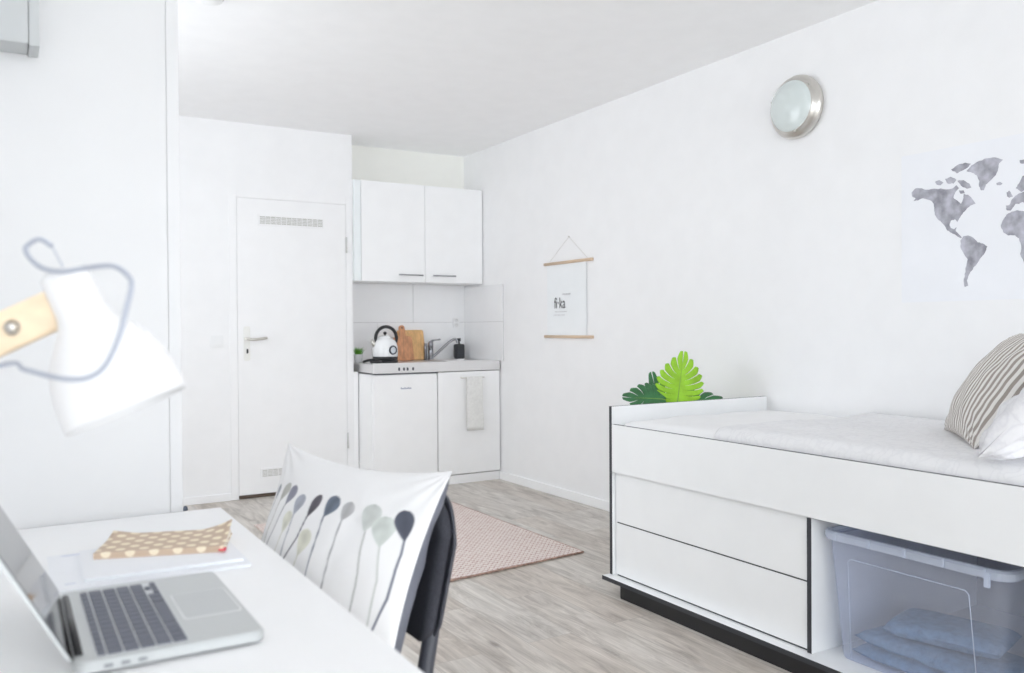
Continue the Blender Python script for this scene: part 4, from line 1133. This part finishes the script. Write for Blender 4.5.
# cushion
CXv = Vector((.2544, -.9671, 0)); CU = Vector((.34658, .09117, .93358)); CC = Vector((.5317, 1.5829, .674))
MC = frame(CC, CXv, CU)
def seg_d(px, py, ax, ay, bx2, by2):
    dx, dy = bx2-ax, by2-ay; l2 = dx*dx+dy*dy
    tt = max(0, min(1, ((px-ax)*dx+(py-ay)*dy)/l2)) if l2 else 0
    return math.hypot(px-ax-tt*dx, py-ay-tt*dy), tt
MOT = [  # head centre top, head bottom, half width, colour, stem points, stem colour
 ((.205,.132),(.222,.082),.019,(.10,.11,.145),[(.222,.084),(.224,.06),(.221,.03),(.221,-.02),(.210,-.08),(.203,-.18)],(.20,.21,.26)),
 ((.173,.114),(.182,.062),.025,(.62,.66,.63),[(.182,.064),(.196,.004),(.20,-.066),(.195,-.17)],(.66,.68,.66)),
 ((.140,.130),(.138,.080),.023,(.60,.63,.61),[(.141,.08),(.155,.005),(.160,-.054),(.156,-.16)],(.52,.53,.52)),
 ((.078,.124),(.073,.088),.017,(.46,.46,.47),[(.073,.09),(.077,.016),(.082,-.04),(.078,-.17)],(.40,.40,.42)),
 ((.033,.128),(.021,.087),.020,(.15,.18,.23),[(.02,.088),(.027,.02),(.028,-.03),(.02,-.17)],(.19,.21,.27)),
 ((-.022,.124),(-.028,.078),.015,(.12,.11,.13),[(-.028,.08),(-.038,.036),(-.063,-.011),(-.072,-.17)],(.12,.12,.15)),
 ((-.081,.117),(-.085,.075),.019,(.40,.42,.48),[(-.085,.077),(-.078,.037),(-.076,-.007),(-.085,-.16)],(.42,.44,.48)),
 ((-.128,.131),(-.136,.091),.017,(.28,.28,.34),[(-.136,.093),(-.143,.055),(-.156,.008),(-.162,-.15)],(.40,.40,.42)),
 ((-.160,.134),(-.169,.094),.014,(.50,.50,.47),[(-.169,.096),(-.172,.062),(-.178,.03),(-.182,-.1)],(.55,.55,.52)),
 ((-.203,.127),(-.210,.096),.012,(.40,.42,.47),[(-.21,.098),(-.215,.05),(-.222,-.08)],(.5,.5,.52)),
 ((-.105,.080),(-.100,.036),.017,(.70,.70,.62),[(-.10,.037),(-.104,-.02),(-.11,-.13)],(.70,.70,.64)),
 ((-.008,.056),(-.017,.006),.021,(.70,.70,.61),[(-.017,.008),(-.025,-.03),(-.03,-.15)],(.70,.70,.64)),
]
BASEC = (.90, .90, .905)
def cush_col(x, y):
    col = list(BASEC)
    for (tp, bt, hw, hc, st, scol) in MOT[::-1]:
        for a, c_ in zip(st, st[1:]):
            d, _ = seg_d(x, y, *a, *c_)
            w_ = .0015
            if d < w_+.0012:
                f = min(1, max(0, (w_+.0012-d)/.0012)); col = [col[k]*(1-f)+scol[k]*f for k in range(3)]
        # teardrop: wide at the top, narrow at the bottom
        ax, ay = tp; bx2, by2 = bt; dx, dy = bx2-ax, by2-ay; l_ = math.hypot(dx, dy)
        px, py = x-ax, y-ay; s = (px*dx+py*dy)/l_; q = abs(px*dy-py*dx)/l_; s /= l_
        if -.02 < s < 1.02:
            s2 = min(1, max(0, s)); wd = hw*(min(1, math.sqrt(max(0, 1-((.36-s2)/.36)**2))) if s2 < .36 else (1-((s2-.36)/.64)**1.5*.9))
            if q < wd+.0012:
                f = min(1, max(0, (wd+.0012-q)/.0024)); tex = 1+.18*noise.noise(Vector((x*60, y*60, hw*90)))+.15*(q/max(wd, .001)-.5)
                col = [col[k]*(1-f)+hc[k]*tex*f for k in range(3)]
    return col
t = thing('cushion', 'white cushion printed with grey paintbrush-like drops, leaning on the chair back', 'cushion', CC-CU*.21)
b = pillow_bm(.545, .435, .13, MC, side=1, nx=250, ny=210, ear=.115, puff=.62, wr=.003, seed=5, attr='Print', colf=cush_col)
obj('front_cover', b, vcol_mat('cushion_print', 'Print', .9, .2, 700), t, recalc=False)
b = pillow_bm(.545, .435, .17, MC, side=-1, nx=60, ny=50, ear=.115, puff=.48, wr=.005, seed=8)
obj('back_cover', b, SATIN, t, recalc=False)

# ------------------------------------------------------------------ swing-arm lamp on the left wall
t = thing('wall_lamp', 'white bell-shaped reading lamp on a pale wooden arm with looped grey cord', 'lamp', (XL, 1.13, .98))
# shade: axis from the neck down to the opening
nk = Vector((.056, 1.018, 1.187)); ax = Vector((.062, -.034, -.157)).normalized()
Msh = frame(nk, ax.orthogonal(), ax.cross(ax.orthogonal()))
if (Msh.to_3x3().col[2]).dot(ax) < 0: Msh = frame(nk, ax.orthogonal(), -ax.cross(ax.orthogonal()))
SH = [(0, -.004), (.020, -.004), (.024, .0), (.0245, .02), (.025, .042), (.029, .055), (.040, .070), (.052, .088), (.059, .108), (.0625, .130), (.0635, .150), (.0635, .158), (.0615, .158), (.0605, .130), (.057, .108), (.050, .09), (.038, .073), (.02, .062), (0, .062)]
b = BM(); lathe(b, SH, 48, Msh); obj('lamp_shade', b, SHADE, t)
b = BM(); lathe(b, [(0, .063), (.016, .063), (.02, .09), (.026, .11), (.022, .13), (0, .14)], 24, Msh); obj('bulb', b, GLASS, t)
# wooden arm: flat bar from the wall to the neck
A1 = Vector((.060, 1.02, 1.158)); A0 = Vector((XL+.03, 1.17, .955))
dirA = (A1-A0).normalized(); upA = Vector((0, 0, 1)); upA = (upA-dirA*upA.dot(dirA)).normalized()
Ma = frame(A0, dirA, upA); L1 = (A1-A0).length
b = BM(); box(b, 0, L1-.008, -.0205, .0205, -.0105, .0105, .002, M=Ma); arm = obj('arm', b, WOODL, t)
qb = A1+dirA*-.058
b = BM(); zs = Ma.to_3x3().col[2]; sgz = 1 if zs.y < 0 else -1
lathe(b, [(0, .018), (.0045, .018), (.006, .015), (.006, .0105), (.0085, .0105), (.0085, .009)], 16, Matrix.Translation(qb) @ (Ma.to_3x3().to_4x4() @ (Matrix() if sgz > 0 else Matrix.Rotation(PI, 4, 'X')))); obj('bolt', b, NICKEL, arm)
b = BM(); box(b, XL+.001, XL+.03, 1.135, 1.205, .89, 1.02, .004); obj('wall_bracket', b, WOODL, t)
b = BM()
R_ = Vector((.858, -.513, 0)); F_ = Vector((.513, .858, 0)); cam0 = Vector((0, 0, 1.129))
def P3(u, v, d): return cam0+F_*d+R_*u+Vector((0, 0, v))
cord = [(-.540,.0993,.90),(-.555,.1076,.90),(-.5706,.0976,.90),(-.5647,.0839,.89),(-.5494,.0729,.88),(-.5282,.0694,.87),(-.4988,.0735,.86),(-.4682,.0755,.84),(-.4499,.0629,.83),(-.4471,.0506,.82),(-.4541,.0224,.81),(-.4624,-.0082,.80),(-.4793,-.0419,.80),(-.4988,-.0553,.80),(-.5212,-.0573,.80),(-.5464,-.0529,.81),(-.5744,-.0453,.83),(-.6024,-.0406,.87)]
pts = [P3(u*d, v*d, d) for u, v, d in cord]+[Vector((-.12, 1.06, 1.05)), Vector((-.24, 1.12, .98)), Vector((XL+.02, 1.16, .91))]
pts = [nk+Vector((-.003, 0, .0))]+pts if False else pts
tube(b, smooth_path(pts, 6), .0026, 8)
tube(b, smooth_path([pts[0], nk+Vector((.0, .0, .006)), nk+ax*.004], 6), .0008, 8)
obj('cord', b, CORD, t)

# ------------------------------------------------------------------ daylight
wld = bpy.data.worlds.new('sky'); S.world = wld; wld.use_nodes = True
bg = wld.node_tree.nodes['Background']; bg.inputs[0].default_value = (.912, .957, 1.0, 1); bg.inputs[1].default_value = 2.2
la = bpy.data.lights.new('window_portal', 'AREA'); la.shape = 'RECTANGLE'; la.size = wx1-wx0; la.size_y = wz1-wz0
la.cycles.is_portal = True
lo = bpy.data.objects.new('window_portal', la); COL.objects.link(lo); lo.location = ((wx0+wx1)/2, YF-.09, (wz0+wz1)/2); lo.rotation_euler = (PI/2, 0, PI)
# area lamps shine down local -z; turn it to face into the room (+y)
lo.rotation_euler = (-PI/2, 0, 0) if False else (PI/2, 0, 0)
for y0, y1 in LW:  # portals for the windows added in the left wall
    l2 = bpy.data.lights.new('window_portal', 'AREA'); l2.shape = 'RECTANGLE'; l2.size = y1-y0; l2.size_y = LZ1-LZ0; l2.cycles.is_portal = True
    o2 = bpy.data.objects.new('window_portal', l2); COL.objects.link(o2); o2.location = (XL-.09, (y0+y1)/2, (LZ0+LZ1)/2); o2.rotation_euler = (PI/2, 0, -PI/2)
la_dir = lo.rotation_euler.to_matrix() @ Vector((0, 0, -1))
if la_dir.y < 0: lo.rotation_euler = (-PI/2, 0, 0)

# ------------------------------------------------------------------ camera
F = 850.1; yaw, pit, rol = .53885, .010246, -.0064233
f = Vector((math.sin(yaw), math.cos(yaw), 0)); r = Vector((math.cos(yaw), -math.sin(yaw), 0)); u = Vector((0, 0, 1))
f2 = f*math.cos(pit)-u*math.sin(pit); u2 = u*math.cos(pit)+f*math.sin(pit)
r3 = r*math.cos(rol)+u2*math.sin(rol); u3 = u2*math.cos(rol)-r*math.sin(rol)
cam = bpy.data.cameras.new('camera'); co = bpy.data.objects.new('camera', cam); COL.objects.link(co)
M = Matrix.Identity(4)
for i in range(3): M[i][0], M[i][1], M[i][2] = r3[i], u3[i], -f2[i]
M.translation = Vector((0, 0, 1.129)); co.matrix_world = M
cam.sensor_width = 36; cam.lens = F/1024*36; cam.clip_start = .02
cam.dof.use_dof = True; cam.dof.focus_distance = 3.3; cam.dof.aperture_fstop = 4.0
S.camera = co

for o in bpy.data.objects:
    if '_loc' in o: del o['_loc']
S.cycles.max_bounces = 26; S.cycles.diffuse_bounces = 24; S.cycles.glossy_bounces = 5; S.cycles.transparent_max_bounces = 16
S.cycles.use_denoising = True; S.cycles.sample_clamp_indirect = 8
S.view_settings.view_transform = 'Standard'; S.view_settings.look = 'None'; S.view_settings.gamma = 1; S.view_settings.use_curve_mapping = False
S.view_settings.exposure = 1.10
